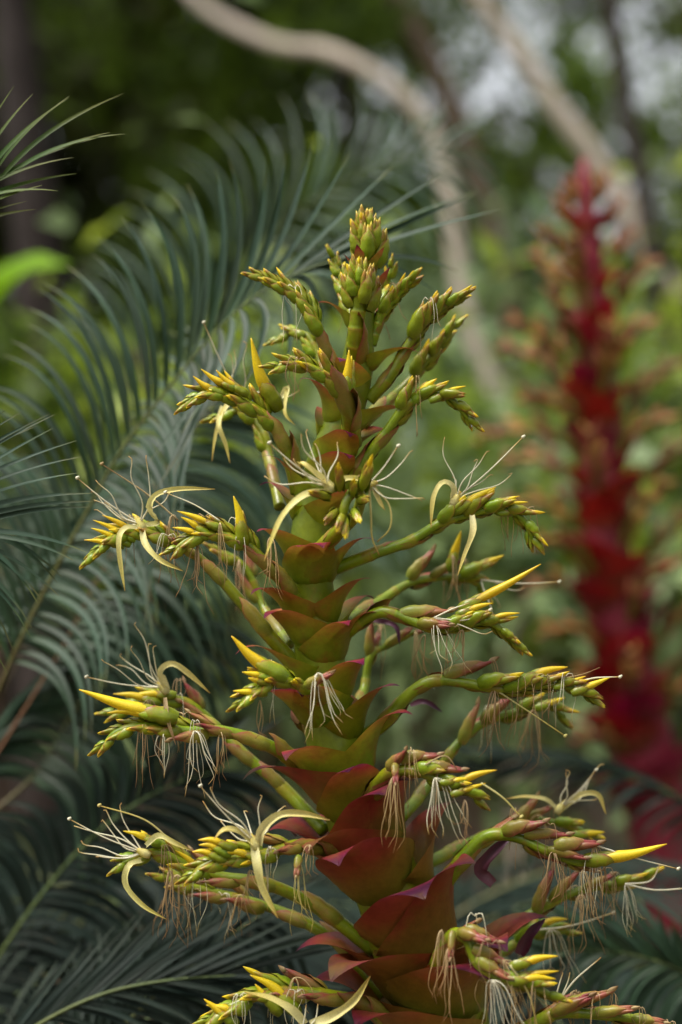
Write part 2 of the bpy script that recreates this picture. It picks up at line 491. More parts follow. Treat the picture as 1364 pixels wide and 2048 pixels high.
tree("dark_tree", "thick dark trunk at the upper left edge beyond the bright green leaf",
     [(20, -80, 0), (30, 60, 0), (50, 250, 0), (70, 420, 0), (80, 600, 0), (90, 800, 0)],
     110, 9.0, M['bark_dark'], up(0, -500, 10, 1.0), M['fol_dark'])


# ------------------------------------------------------------------ shrubs behind
def shrub(label, px, py, depth, rx, rz, m, n=500, size=.1, name="leafy_shrub"):
    c = P(px, py, depth - D)
    base = Vector((c.x, c.y, 0))
    root = thing(name, base, label, "shrub")
    st = MB()
    for q in range(6):
        e = c + Vector((random.uniform(-rx, rx) * .6, random.uniform(-rx, rx) * .6, random.uniform(-.2, .5) * rz))
        st.tube(spline([base, base.lerp(e, .5) + Vector((random.uniform(-.05, .05), 0, 0)), e], 8), [.012 * (1 - .7 * i / 7) for i in range(8)], 5)
    st.build("stems", M['bark_brown'], root, base)
    p = NPR.normal(size=(n, 3)) * np.array([rx, rx, rz]) * .5 + np.array(c)
    p = p[p[:, 2] > 0.05]
    leaf_mesh("foliage", p, size, m, aspect=.5, parent=root, origin=base)
    return root


shrub("lime green shrub glowing blurred just right of the main spike below its middle", 890, 940, 6.0, .42, .34, M['fol_lime'], 380, .12)
shrub("small lime shrub blurred between the main spike and the red spike", 1090, 1150, 6.0, .42, .48, M['fol_lime'], 420, .12)
shrub("mid green shrub at the left edge behind the large blue-green frond", -20, 820, 5.4, .36, .24, M['fol_mid'], 300, .1)
shrub("bright green shrub behind the right hand branches of the red spike", 1330, 860, 6.5, .55, .6, M['fol_lime'], 480, .13)
shrub("pale green low shrub seen through the large frond beside the spike", 430, 860, 5.6, .6, .5, M['fol_lime'], 420, .1)
shrub("grey green bush blurred behind the middle of the main spike", 800, 1150, 5.4, .8, .75, M['fol_grey'], 1300, .1)
shrub("grey green tall bush blurred between the pale trunk foot and the red spike", 1010, 1060, 7.0, .6, .42, M['fol_grey'], 900, .12)
shrub("added pale grey green bush standing in for haze behind the upper main spike", 860, 760, 8.6, .75, .7, M['fol_grey'], 800, .13)  # bush added so its pale colour gives the haze behind the spike
shrub("grey green bush behind the lower red spike at the right edge", 1300, 1250, 6.4, .8, .8, M['fol_grey'], 900, .12)
# the big out-of-focus leaf at the left
lf = MB()
rt = thing("broad_leaf_plant", Vector((P(-60, 500, 2.6).x, D + 2.6, 0)), "broad bright green leaf blurred against the dark wood at the left edge", "plant")
lf.ribbon(spline([P(-110, 700, 2.6), P(-50, 625, 2.6), P(10, 560, 2.55), P(70, 530, 2.5), P(140, 530, 2.5)], 12), [.02, .05, .08, .095, .1, .1, .092, .08, .064, .044, .022, .003], Vector((.2, -.55, .8)), .18, r=.9)
lf.build("leaf", M['bigleaf'], rt)
lf = MB()
lf.tube(spline([Vector((P(-60, 500, 2.6).x, D + 2.6, 0)), P(-150, 1100, 2.6), P(-110, 700, 2.6)], 10), [.01] * 10, 6)
lf.build("stalk", M['leafgreen'], rt)


# ------------------------------------------------------------------ feather-leaved palms
def lerp_keys(keys, u):
    if u <= keys[0][0]:
        return keys[0][1], keys[0][2]
    for a, b in zip(keys, keys[1:]):
        if u <= b[0]:
            f = (u - a[0]) / (b[0] - a[0])
            return tuple(x + (y - x) * f for x, y in zip(a[1], b[1])), tuple(x + (y - x) * f for x, y in zip(a[2], b[2]))
    return keys[-1][1], keys[-1][2]


LW = [.45, .85, 1.0, 1.0, .97, .9, .8, .66, .48, .28, .05]


def frond(plant, pts, n, sides, wpx=9.0, m='leaflet', rm='rachis', u0=0.0, u1=1.0, rw=7.0, nh=(0, -.8, .55), jit=12, crown=None, joined=False):
    path = [P(*q) for q in pts]
    if crown is not None:
        path = [crown] + path
    sp = spline(path, 60)
    ex = spline([P(*q) for q in pts], 101)
    mb = MB()
    mb.tube(sp, [rw * S * (1 - .75 * i / 59) for i in range(60)], 6)
    fr = mb.build("frond", M[rm], plant)
    jm = MB()
    for si, keys in enumerate(sides):
        for i in range(n):
            u = u0 + (u1 - u0) * (i + .5 * si + random.uniform(-.2, .2)) / n
            u = min(1, max(0, u))
            b = ex[int(u * 100)]
            k = b.y / D
            tp, ct = lerp_keys(keys, u)
            j = lambda a=1: random.gauss(0, jit * a)
            tip = b + Vector(((tp[0] + j()) * S * k, tp[2] + random.gauss(0, .012), -(tp[1] + j()) * S * k))
            c = b + Vector(((ct[0] + j(.5)) * S * k, ct[2] + random.gauss(0, .006), -(ct[1] + j(.5)) * S * k))
            q = [b.lerp(c, t_).lerp(c.lerp(tip, t_), t_) for t_ in [x / 10 for x in range(11)]]
            nhv = Vector(nh) + Vector((random.gauss(0, .18), random.gauss(0, .15), random.gauss(0, .15)))
            wl_ = wpx * S * k * random.uniform(.85, 1.12)
            if joined:
                jm.ribbon(q, [w * wl_ for w in LW], nhv, .22, r=random.random())
            else:
                lm = MB()
                lm.ribbon(q, [w * wl_ for w in LW], nhv, .22, r=random.random(), twist=random.gauss(0, .15))
                lm.build("leaflet", M[m], fr)
    if joined:
        lo = jm.build("leaflets", M[m], fr)
        lo["kind"] = "stuff"
    return fr


def palm(label, crown, foot):
    r = thing("feather_palm", Vector((foot[0], foot[1], 0)), label, "palm")
    t_ = MB()
    c = Vector(crown); f_ = Vector((foot[0], foot[1], -.05))
    t_.tube(spline([f_, f_.lerp(c, .5) + Vector((.03, .02, 0)), c], 14), [.07 - .002 * i + .006 * (i % 2) for i in range(14)], 10)
    t_.build("trunk", M['bark_brown'], r)
    return r


cr1 = P(-140, 1720, .55)
palm1 = palm("blue-green feather palm whose long arching fronds fill the left behind the spike", cr1, (cr1.x - .05, cr1.y + .05))
# frond A, the large arching one beside the spike
frond(palm1, [(20, 1330, .42), (90, 1180, .40), (165, 1040, .38), (240, 905, .36), (330, 785, .34), (430, 665, .32), (520, 585, .30), (610, 540, .29), (690, 515, .28)], 37,
      [[(0, (-250, -170, .05), (-70, -260, 0)), (.28, (-215, -270, .05), (-50, -260, 0)), (.45, (-178, -330, .05), (-30, -250, 0)), (.58, (-110, -345, .04), (10, -240, 0)), (.68, (-20, -370, .03), (60, -225, 0)), (.76, (80, -335, .02), (85, -150, 0)), (.84, (200, -300, 0), (95, -110, 0)), (.9, (330, -210, 0), (140, -110, 0)), (1, (360, -60, -.02), (170, -50, -.02))],
       [(0, (150, 190, -.1), (150, 10, -.05)), (.3, (150, 200, -.08), (140, 20, -.04)), (.55, (60, 250, -.1), (80, 60, -.04)), (.75, (-110, 280, -.12), (20, 90, -.05)), (.86, (40, 150, -.05), (70, -20, -.02)), (.93, (190, 80, 0), (110, -35, 0)), (1, (270, 10, 0), (150, -25, 0))]],
      wpx=7.4, crown=cr1)
# frond B, behind, sweeping up and to the right
frond(palm1, [(260, 860, 1.5), (380, 680, 1.48), (480, 540  , 1.45), (600, 420, 1.42), (720, 350, 1.4), (850, 310, 1.38), (930, 300, 1.38)], 24,
      [[(0, (-200, -250, .1), (-40, -230, 0)), (.4, (-130, -300, .1), (20, -220, 0)), (.6, (0, -270, .1), (70, -160, 0)), (.8, (60, -130, .05), (70, -100, 0)), (1, (130, -50, 0), (70, -40, 0))],
       [(0, (120, 260, -.1), (150, 40, -.05)), (.4, (190, 230, -.1), (170, 20, -.05)), (.7, (200, 190, -.1), (140, 0, -.05)), (1, (140, 120, 0), (90, 10, 0))]],
      wpx=5.5, crown=P(-160, 1700, 1.45))
# frond C, lower and darker
frond(palm1, [(110, 1320, .55), (200, 1150, .55), (300, 985, .55), (370, 880, .55), (440, 790, .55)], 34,
      [[(0, (-240, 90, 0), (-150, -130, 0)), (.5, (-220, 150, .05), (-120, -80, .05)), (1, (-60, -200, .1), (20, -120, .05))],
       [(0, (180, 260, -.05), (180, -10, -.05)), (.4, (250, 190, -.05), (190, -40, -.05)), (.8, (230, 180, 0), (180, -10, 0)), (1, (220, 60, 0), (120, -20, 0))]],
      wpx=9, rm='rachis_brown', rw=4.5, crown=cr1, m='leaflet')
# frond H, lowest dark one arching to the left
frond(palm1, [(60, 1560, .6), (150, 1420, .6), (230, 1330, .6), (310, 1270, .6), (390, 1240, .6)], 34,
      [[(0, (-200, 150, 0), (-140, -60, 0)), (.5, (-230, 180, 0), (-130, -70, 0)), (1, (10, -160, 0), (30, -80, 0))],
       [(0, (110, 260, -.05), (110, 20, -.05)), (.5, (150, 250, -.05), (150, 0, -.05)), (1, (200, 130, 0), (120, 0, 0))]],
      wpx=9.5, crown=cr1, m='leaflet')

cr2 = P(-720, 1450, .02)
palm2 = palm("feather palm off the left edge with only the tips of two fronds reaching in", cr2, (cr2.x - .03, cr2.y))
frond(palm2, [(-420, 1130, .0), (-300, 1080, .0), (-180, 1060, .0), (-90, 1070, .0)], 16,
      [[(0, (330, -330, 0), (150, -180, 0)), (.5, (370, -220, 0), (170, -140, 0)), (.8, (330, -90, 0), (160, -80, 0)), (1, (290, -20, 0), (150, -40, 0))],
       [(0, (320, 330, -.02), (230, 30, 0)), (.5, (330, 210, 0), (220, 0, 0)), (.8, (280, 90, 0), (170, -20, 0)), (1, (260, 20, 0), (150, -20, 0))]],
      wpx=6.5, crown=cr2, jit=16)
frond(palm2, [(-380, 700, .02), (-250, 560, .02), (-110, 430, .02), (-30, 375, .02), (35, 342, .02)], 18,
      [[(0, (60, -330, 0), (40, -160, 0)), (.6, (90, -270, 0), (40, -140, 0)), (.8, (150, -220, 0), (50, -110, 0)), (1, (255, -140, 0), (100, -90, 0))],
       [(0, (220, -160, -.02), (110, -90, 0)), (.6, (250, -90, 0), (120, -70, 0)), (.85, (250, -120, 0), (110, -80, 0)), (1, (220, -80, 0), (100, -55, 0))]],
      wpx=5.5, m='leafgreen', crown=cr2, jit=14)

cr3 = P(-260, 2500, .15)
palm3 = palm("shade-darkened feather palm low in the bottom left corner beneath the flower branches", cr3, (cr3.x, cr3.y + .02))
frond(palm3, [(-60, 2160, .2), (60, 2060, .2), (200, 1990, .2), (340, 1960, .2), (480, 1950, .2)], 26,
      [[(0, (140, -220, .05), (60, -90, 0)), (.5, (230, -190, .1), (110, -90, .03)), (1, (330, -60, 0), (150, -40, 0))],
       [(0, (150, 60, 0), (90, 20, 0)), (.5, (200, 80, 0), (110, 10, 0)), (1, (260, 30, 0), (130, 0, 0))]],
      wpx=6, m='leafshade', crown=cr3)
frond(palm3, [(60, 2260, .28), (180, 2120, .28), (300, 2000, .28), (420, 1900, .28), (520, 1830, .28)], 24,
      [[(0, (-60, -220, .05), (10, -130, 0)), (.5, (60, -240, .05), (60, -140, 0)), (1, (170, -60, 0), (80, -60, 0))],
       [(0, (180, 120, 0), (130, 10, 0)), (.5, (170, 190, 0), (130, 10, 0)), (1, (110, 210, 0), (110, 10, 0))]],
      wpx=8, m='leafshade', crown=cr3)
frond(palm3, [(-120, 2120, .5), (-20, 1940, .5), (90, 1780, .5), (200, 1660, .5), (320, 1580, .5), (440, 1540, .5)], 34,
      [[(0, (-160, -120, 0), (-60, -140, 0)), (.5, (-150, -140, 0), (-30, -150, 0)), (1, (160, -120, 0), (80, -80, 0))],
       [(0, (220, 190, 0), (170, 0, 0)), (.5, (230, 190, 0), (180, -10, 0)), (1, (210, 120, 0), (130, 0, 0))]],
      wpx=9, m='leafshade', crown=cr3)

cr4 = P(1750, 2400, .5)
palm4 = palm("feather palm in the bottom right corner with drooping blurred leaflets", cr4, (cr4.x, cr4.y))
frond(palm4, [(1500, 2040, .45), (1400, 1960, .45), (1290, 1915, .45), (1180, 1900, .45), (1090, 1905, .45)], 26,
      [[(0, (-60, -170, 0), (-90, -90, 0)), (.6, (-150, -130, 0), (-90, -80, 0)), (1, (-130, -30, 0), (-60, -20, 0))],
       [(0, (-70, 190, 0), (-110, 30, 0)), (.6, (-110, 170, 0), (-110, 20, 0)), (1, (-120, 50, 0), (-70, 10, 0))]],
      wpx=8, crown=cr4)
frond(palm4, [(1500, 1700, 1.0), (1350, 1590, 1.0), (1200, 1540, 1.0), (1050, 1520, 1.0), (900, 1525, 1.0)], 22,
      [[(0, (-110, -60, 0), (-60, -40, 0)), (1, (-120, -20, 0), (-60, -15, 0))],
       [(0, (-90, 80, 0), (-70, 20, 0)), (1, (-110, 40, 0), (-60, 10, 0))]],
      wpx=7, crown=cr4, m='leafshade', rw=4)


# a thicket of more distant palms, their leaflets too blurred to pick apart
def far_palm(label, px, py, dy, n, length, m, up_=0.7):
    c = P(px, py, dy)
    root = palm(label, c, (c.x, c.y))
    for q in range(n):
        a = 2 * math.pi * q / n + random.uniform(-.25, .25)
        L = length * random.uniform(.8, 1.15)
        h = Vector((math.cos(a), math.sin(a) * .8, 0))
        pts = [c, c + h * L * .35 + Vector((0, 0, up_ * L * .5)), c + h * L * .75 + Vector((0, 0, up_ * L * .62)), c + h * L * 1.1 + Vector((0, 0, up_ * L * .38))]
        sp = spline(pts, 40)
        mb = MB(); mb.tube(sp, [.006 * (1 - .8 * i / 39) for i in range(40)], 5)
        fr = mb.build("frond", M['rachis'], root)
        jm = MB()
        T = tangents(sp)
        for i in range(6, 40):
            for s in (-1, 1):
                Sd = T[i].cross(Vector((0, 0, 1))).normalized() * s
                ll = L * .3 * math.sin(math.pi * (i / 44) ** .7) + .03
                b = sp[i]
                e = b + Sd * ll * .8 + T[i] * ll * .55 + Vector((0, 0, -.25 * ll + random.gauss(0, .02)))
                cc = b + Sd * ll * .45 + T[i] * ll * .2 + Vector((0, 0, .15 * ll))
                qd = [b.lerp(cc, t_).lerp(cc.lerp(e, t_), t_) for t_ in [0, .2, .4, .6, .8, 1]]
                jm.ribbon(qd, [.004, .007, .0075, .006, .004, .0005], Vector((0, -.3, 1)), .2, r=random.random())
        lo = jm.build("leaflets", M[m], fr)
        lo["kind"] = "stuff"
    return root


far_palm("shade-darkened feather palm low behind the foot of the main spike", 560, 2230, 1.1, 12, .8, 'leafshade')
far_palm("shade-darkened feather palm behind the lower right flower branches", 1080, 2330, 1.2, 12, .8, 'leafshade')
far_palm("shade-darkened feather palm behind the lower left fronds", 110, 2180, 1.2, 12, .85, 'leafshade')
far_palm("blue-green feather palm farther back behind the left fronds", -40, 1300, 1.9, 13, .8, 'leaflet')


# ------------------------------------------------------------------ flower spike pieces (shared meshes)
def shell(mb, L, rmax, wrap, t0, m, keel=.18, n=9, k=9, z0=0.0):
    """boat-shaped bract opening towards -X, keel on +X, pointing along +Z"""
    vs_, ts, fs = [], [], []
    for i in range(n):
        v = i / (n - 1)
        r = rmax * (0.45 + .55 * math.sin(math.pi * min(1, v * 1.25 + .12))) if v < .55 else rmax * (1 - ((v - .3) / .72) ** 2.2) * 1.08
        r = max(r, rmax * .06)
        th = math.radians(wrap) * (1 - v ** 3.0 * .92)
        for j in range(k):
            a = th * (-1 + 2 * j / (k - 1))
            sj = abs(-1 + 2 * j / (k - 1))
            rr = r * (1 + keel * math.exp(-(a / .45) ** 2) + .10 * sj ** 4 + (.16 * v ** 3))
            x = rr * math.cos(a) + rmax * .12 * math.sin(v * 3.1) + (rmax * .22 * v * v if v > .8 else 0)
            vs_.append(Vector((x, rr * math.sin(a), z0 + L * v)))
            ts.append(min(1, v * .8 + .5 * sj ** 5 * (v > .1)))
    for i in range(n - 1):
        for j in range(k - 1):
            a = i * k + j
            fs.append((a, a + 1, a + k + 1, a + k))
    mb.add(vs_, fs, ts, 0, m)


def spindle(mb, z0, z1, rmax, m, bend=0.0, peak=.35, k=8, n=9, tri=.12, base=.4, tip=.03):
    path_t = [i / (n - 1) for i in range(n)]
    vs_, ts, fs = [], [], []
    for t_ in path_t:
        r = rmax * (base + (1 - base) * math.sin(.5 * math.pi * t_ / peak)) if t_ < peak else rmax * (math.cos(.5 * math.pi * (t_ - peak) / (1 - peak)) ** .85 * (1 - tip) + tip)
        for j in range(k):
            a = 2 * math.pi * j / k
            rr = r * (1 + tri * math.cos(3 * a))
            vs_.append(Vector((rr * math.cos(a) + bend * t_ * t_, rr * math.sin(a), z0 + (z1 - z0) * t_)))
            ts.append(t_)
    for i in range(n - 1):
        for j in range(k):
            a, b = i * k + j, i * k + (j + 1) % k
            fs.append((a, b, b + k, a + k))
    fs.append(tuple(range((n - 1) * k, n * k)))
    mb.add(vs_, fs, ts, 0, m)


def bud_mesh(name, tip, old=False, slim=1.0, bl=.72):
    mb = MB()
    shell(mb, bl, .185 * slim, 118, 0, 0)
    spindle(mb, .05, .93, .145 * slim, 1, bend=-.03, peak=.42, tri=.16)
    for q_ in (-1, 1):
        sub = MB()
        spindle(sub, .35, 1.0 + .02 * q_, .085 * slim, 1, bend=.0, peak=.4, k=6, n=7)
        mb.add([Vector((p.x - .02 + .03 * q_, p.y + q_ * slim * (.055 + .02 * p.z), p.z)) for p in sub.v], sub.f, sub.t, 0, 1)
    if tip > 0:
        spindle(mb, .76, 1.0 + tip, .07 * slim, 2, bend=.03, peak=.25, tri=.2, base=.8)
    if old:   # shrivelled petal remains at the mouth
        spindle(mb, .9, 1.12, .05, 2, bend=.04, peak=.3, tri=.3)
    return mb.mesh(name, [M['podbract'], M['pod'], M['brown']] if old else [M['budbract'], M['sepal'], M['petal']])


BUD = [bud_mesh("bud_a", .05), bud_mesh("bud_b", .12, slim=.95), bud_mesh("bud_c", .22, slim=.95, bl=.68), bud_mesh("bud_d", .0, slim=1.05, bl=.86)]
POD = [bud_mesh("pod_a", 0, True, .9, .7), bud_mesh("pod_b", 0, True, .72, .8)]


def set_frame(o, parent, pos, zdir, xdir, size):
    z = zdir.normalized()
    x = (xdir - z * xdir.dot(z)).normalized()
    y = z.cross(x)
    m4 = Matrix((x, y, z)).transposed().to_4x4()
    o.parent = parent
    WO[o.name] = pos.copy()
    o.matrix_basis = Matrix.Translation(pos - WO[parent.name]) @ m4 @ Matrix.Scale(size, 4)


def put(name, me, parent, pos, zdir, xdir, size):
    o = bpy.data.objects.new(name, me)
    col.objects.link(o)
    set_frame(o, parent, pos, zdir, xdir, size)
    return o


# ------------------------------------------------------------------ the main flower spike
STEM = [(733, 500, 0, 15), (731, 570, 0, 19), (724, 640, 0, 26), (716, 720, 0, 31), (700, 800, 0, 35), (672, 880, 0, 38), (646, 950, 0, 40), (630, 1020, 0, 42),
        (622, 1090, 0, 43), (622, 1160, 0, 44), (630, 1240, 0, 46), (640, 1320, 0, 48), (652, 1400, 0, 51), (668, 1480, 0, 55), (692, 1570, 0, 60), (722, 1650, 0, 65),
        (766, 1750, 0, 72), (812, 1850, 0, 80), (850, 1950, 0, 88), (884, 2060, 0, 95)]
stem_pts = [P(a, b, c) for a, b, c, d in STEM]
foot = Vector((stem_pts[-1].x + .12, D + .02, -.03))
spike = thing("bromeliad", Vector((foot.x, foot.y, 0)), "tall yellow-green bromeliad flower spike with yellow petals and white stamens, in sharp focus", "flower spike")
full = stem_pts + [stem_pts[-1].lerp(foot, .5) + Vector((.02, 0, 0)), foot]
rr_ = [q[3] * S for q in STEM] + [.055, .06]
sp_ = spline(full, 90)
# radius by nearest control point height
hz = [p.z for p in full]


def stem_radius(z):
    for i in range(len(hz) - 1):
        if hz[i] >= z >= hz[i + 1]:
            f = (hz[i] - z) / (hz[i] - hz[i + 1] + 1e-9)
            return rr_[i] + (rr_[i + 1] - rr_[i]) * f
    return rr_[0] if z > hz[0] else rr_[-1]


mb = MB()
mb.tube(sp_, [stem_radius(p.z) * (1 + .035 * math.sin(i * 1.3)) for i, p in enumerate(sp_)], 16)
mb.build("stem", M['stem'], spike)


def stem_at(z):
    best = min(range(1, len(sp_) - 1), key=lambda i: abs(sp_[i].z - z))
    a = sp_[best]
    return a, (sp_[best - 1] - sp_[best + 1]).normalized()


def stem_bract(parent, C, A, R, r, L, m, open_=1.0, curl=1.0, wrap=100, tipside=0.0, name="bract"):
    """cup-shaped bract clasping the stem at C, opening along R, drawn out to a recurved tip"""
    R = Matrix.Rotation(random.uniform(-.22, .22), 3, A) @ (R - A * R.dot(A)).normalized()
    tipside = tipside or random.uniform(-.35, .35)
    B = A.cross(R)
    n, k = 17, 15
    pos = C + R * r * .96
    vs_, ts, fs = [], [], []
    ds = L / (n - 1)
    for i in range(n):
        v = i / (n - 1)
        base_ang = (64 - 44 * v / .2) if v < .2 else 20 + 42 * min(1, (v - .2) / .4)
        ang = math.radians(base_ang * open_ + 6 + (curl * 80 * ((v - .6) / .4) ** 1.3 if v > .6 else 0))
        T = A * math.cos(ang) + R * math.sin(ang) + B * tipside * max(0, v - .45)
        T.normalize()
        if i:
            pos = pos + T * ds
        Nn = (R - T * R.dot(T))
        Nn = Nn.normalized() if Nn.length > 1e-4 else -A
        if math.sin(ang) > .985 or ang > math.pi / 2:
            Nn = (B.cross(T)).normalized()
            if Nn.dot(R) < 0 and ang <= math.pi / 2:
                Nn = -Nn
        else:
            Nn = (B.cross(T)).normalized()
            if Nn.dot(R) < 0:
                Nn = -Nn
        if ang > math.pi / 2:
            Nn = -Nn if Nn.dot(A) > 0 else Nn
        rho = r * (1.0 + 1.0 * v)
        half = math.radians(wrap) * r * 1.02 * (1 + .10 * math.sin(min(1, v / .4) * math.pi))
        prof = (1 - .66 * (v / .7) ** 1.1) if v < .7 else .34 * max(.02, 1 - (v - .7) / .3) ** 1.05
        w = half * prof
        th = w / rho
        th = min(th, math.radians(wrap))
        for j in range(k):
            s = -1 + 2 * j / (k - 1)
            a = th * s
            p = pos + Nn * rho * (math.cos(a) - 1) + B * rho * math.sin(a)
            p += T * (r * .10 * math.sin(3.0 * s + v * 5) * v) + Nn * (r * .10 * v * (1 - v) * (s * s) * 4)
            vs_.append(p)
            ts.append(min(1, v + .10 * (abs(s) - .4) * (v > .05)))
    for i in range(n - 1):
        for j in range(k - 1):
            a = i * k + j
            fs.append((a, a + 1, a + k + 1, a + k))
    mb = MB()
    mb.add(vs_, fs, ts, random.random())
    return mb.build(name, m, parent, C)


UP = Vector((0, 0, 1))
N_BUD = [0]
AXIS = {}
WISP = []


def hang_tuft(br, x, y, d, n, length, lean=0.0, kind='brown', spread=26, name="stamen_tuft", fwd=0.0):
    mb = MB()
    o = P(x, y, d)
    for i in range(n):
        s = -1 + 2 * (i + random.uniform(.1, .9)) / n
        q = random.uniform(-1, 1)
        L = length * random.uniform(.55, 1.1)
        s += random.uniform(-.35, .35)
        pts = []
        curl = random.uniform(-1, 1)
        wv = random.uniform(0, 6.28)
        for k in range(11):
            f = k / 10
            xo = lean * f * .9 + s * spread * 1.15 * (f ** .8) * (1 - .3 * f * abs(curl)) + (3 + 5 * abs(q)) * math.sin(f * 6 + wv) * f
            yo = L * (f - .16 * math.sin(math.pi * min(1, f * 2.2)) * (.35 + abs(s) * .5))
            if f > .8:
                xo += curl * 75 * (f - .8); yo -= abs(curl) * 45 * (f - .8)
            pts.append(P(x + xo, y + yo, d + q * spread * S * (f ** .6) - fwd * f))
        sp = spline(pts, 20)
        rad = random.uniform(.75, 1.25) * S
        mb.tube(sp, [rad * (1.0 - .5 * i_ / 19) for i_ in range(20)], 5, r=random.random())
    return mb.build(name, M[kind], br, o)


def strand(br, pts, d, kind='white', w=1.6, knob=False, name="stamen"):
    mb = MB()
    v = [P(q[0], q[1], d + (q[2] if len(q) > 2 else 0)) for q in pts]
    sp = spline(v, 18)
    mb.tube(sp, [w * S * (1.0 - .45 * i / 17) for i in range(18)], 5)
    if knob:
        mb.ball(sp[-1], 3.6 * S, t=.5)
        mb.ball(sp[-1] + Vector((2.5 * S, 0, 2 * S)), 2.6 * S, t=.5)
    return mb.build(name, M[kind], br)


def strap(br, pts, d, w=7.0, m='strap', nh=(0, -.75, .65), tw=0.6):
    mb = MB()
    v = [P(q[0], q[1], d + (q[2] if len(q) > 2 else 0)) for q in pts]
    sp = spline(v, 20)
    prof = [1.12 * w * S * (.75 + .25 * math.sin(math.pi * min(1, i / 9))) * (1 if i < 12 else max(.12, 1 - ((i - 12) / 7) ** 1.4 * .88)) for i in range(20)]
    mb.ribbon(sp, prof, Vector(nh), .5, twist=tw)
    return mb.build("petal", M[m], br)


def cone(br, p0, p1, d0, d1, w=9.0, bend=(0, 0), m='petal'):
    """a petal still rolled into a pointed cone"""
    mb = MB()
    c = ((p0[0] + p1[0]) / 2 + bend[0], (p0[1] + p1[1]) / 2 + bend[1])
    sp = spline([P(p0[0], p0[1], d0), P(c[0], c[1], (d0 + d1) / 2), P(p1[0], p1[1], d1)], 16)
    rad = [w * S * (.62 + .38 * math.sin(math.pi * min(.5, i / 10))) * (1 if i < 5 else (1 - ((i - 5) / 10.4)) ** .8) for i in range(16)]
    mb.tube(sp, rad, 9)
    # sepals clasping its base
    T = (sp[4] - sp[0]).normalized()
    o = mb.build("petal", M[m], br)
    put("sepal", BUD[3], br, sp[0] - T * 24 * S, T, UP.cross(T) * .4 + Vector((0, -1, -.6)), 60 * S * w / 9.0)
    return o


def stamens(br, c, tips, d, kind='white', style=None, out=(0, 0), w=1.5):
    for t_ in tips:
        dd = t_[2] if len(t_) > 2 else random.uniform(-.04, .03)
        vx, vy = t_[0] - c[0], t_[1] - c[1]
        b1, b2 = random.uniform(-.10, .16), random.uniform(-.05, .09)
        sg = 1 if vx > 0 else -1
        pts = [(c[0], c[1], 0),
               (c[0] + vx * .33 - vy * b1 * sg + out[0], c[1] + vy * .33 + vx * b1 * sg + out[1], dd * .5),
               (c[0] + vx * .72 - vy * b2 * sg, c[1] + vy * .72 + vx * b2 * sg, dd * .85),
               (t_[0], t_[1], dd), (t_[0] + random.uniform(-9, 9), t_[1] + random.uniform(-10, 6), dd)]
        strand(br, pts, d, kind, w)
    if style:
        strand(br, [(c[0], c[1], 0), ((c[0] + style[0]) / 2 + out[0] * .5, (c[1] + style[1]) / 2 + out[1] * .5 + 5, -.015), (style[0], style[1], -.02)], d, kind, 1.9, True, "style")
    if len(tips) >= 5:      # the pale mouth of the flower
        ax_, ay_ = sum(t_[0] for t_ in tips) / len(tips) - c[0], sum(t_[1] for t_ in tips) / len(tips) - c[1]
        l_ = math.hypot(ax_, ay_) + 1e-6
        q = [(c[0] - ax_ / l_ * 16, c[1] - ay_ / l_ * 16), c, (c[0] + ax_ / l_ * 18, c[1] + ay_ / l_ * 18)]
        mb = MB()
        mb.tube(spline([P(x, y, d) for x, y in q], 8), [v * S for v in (6, 8, 9, 8.5, 7.5, 6, 4.5, 3)], 8)
        mb.build("corolla", M['strap'], br)


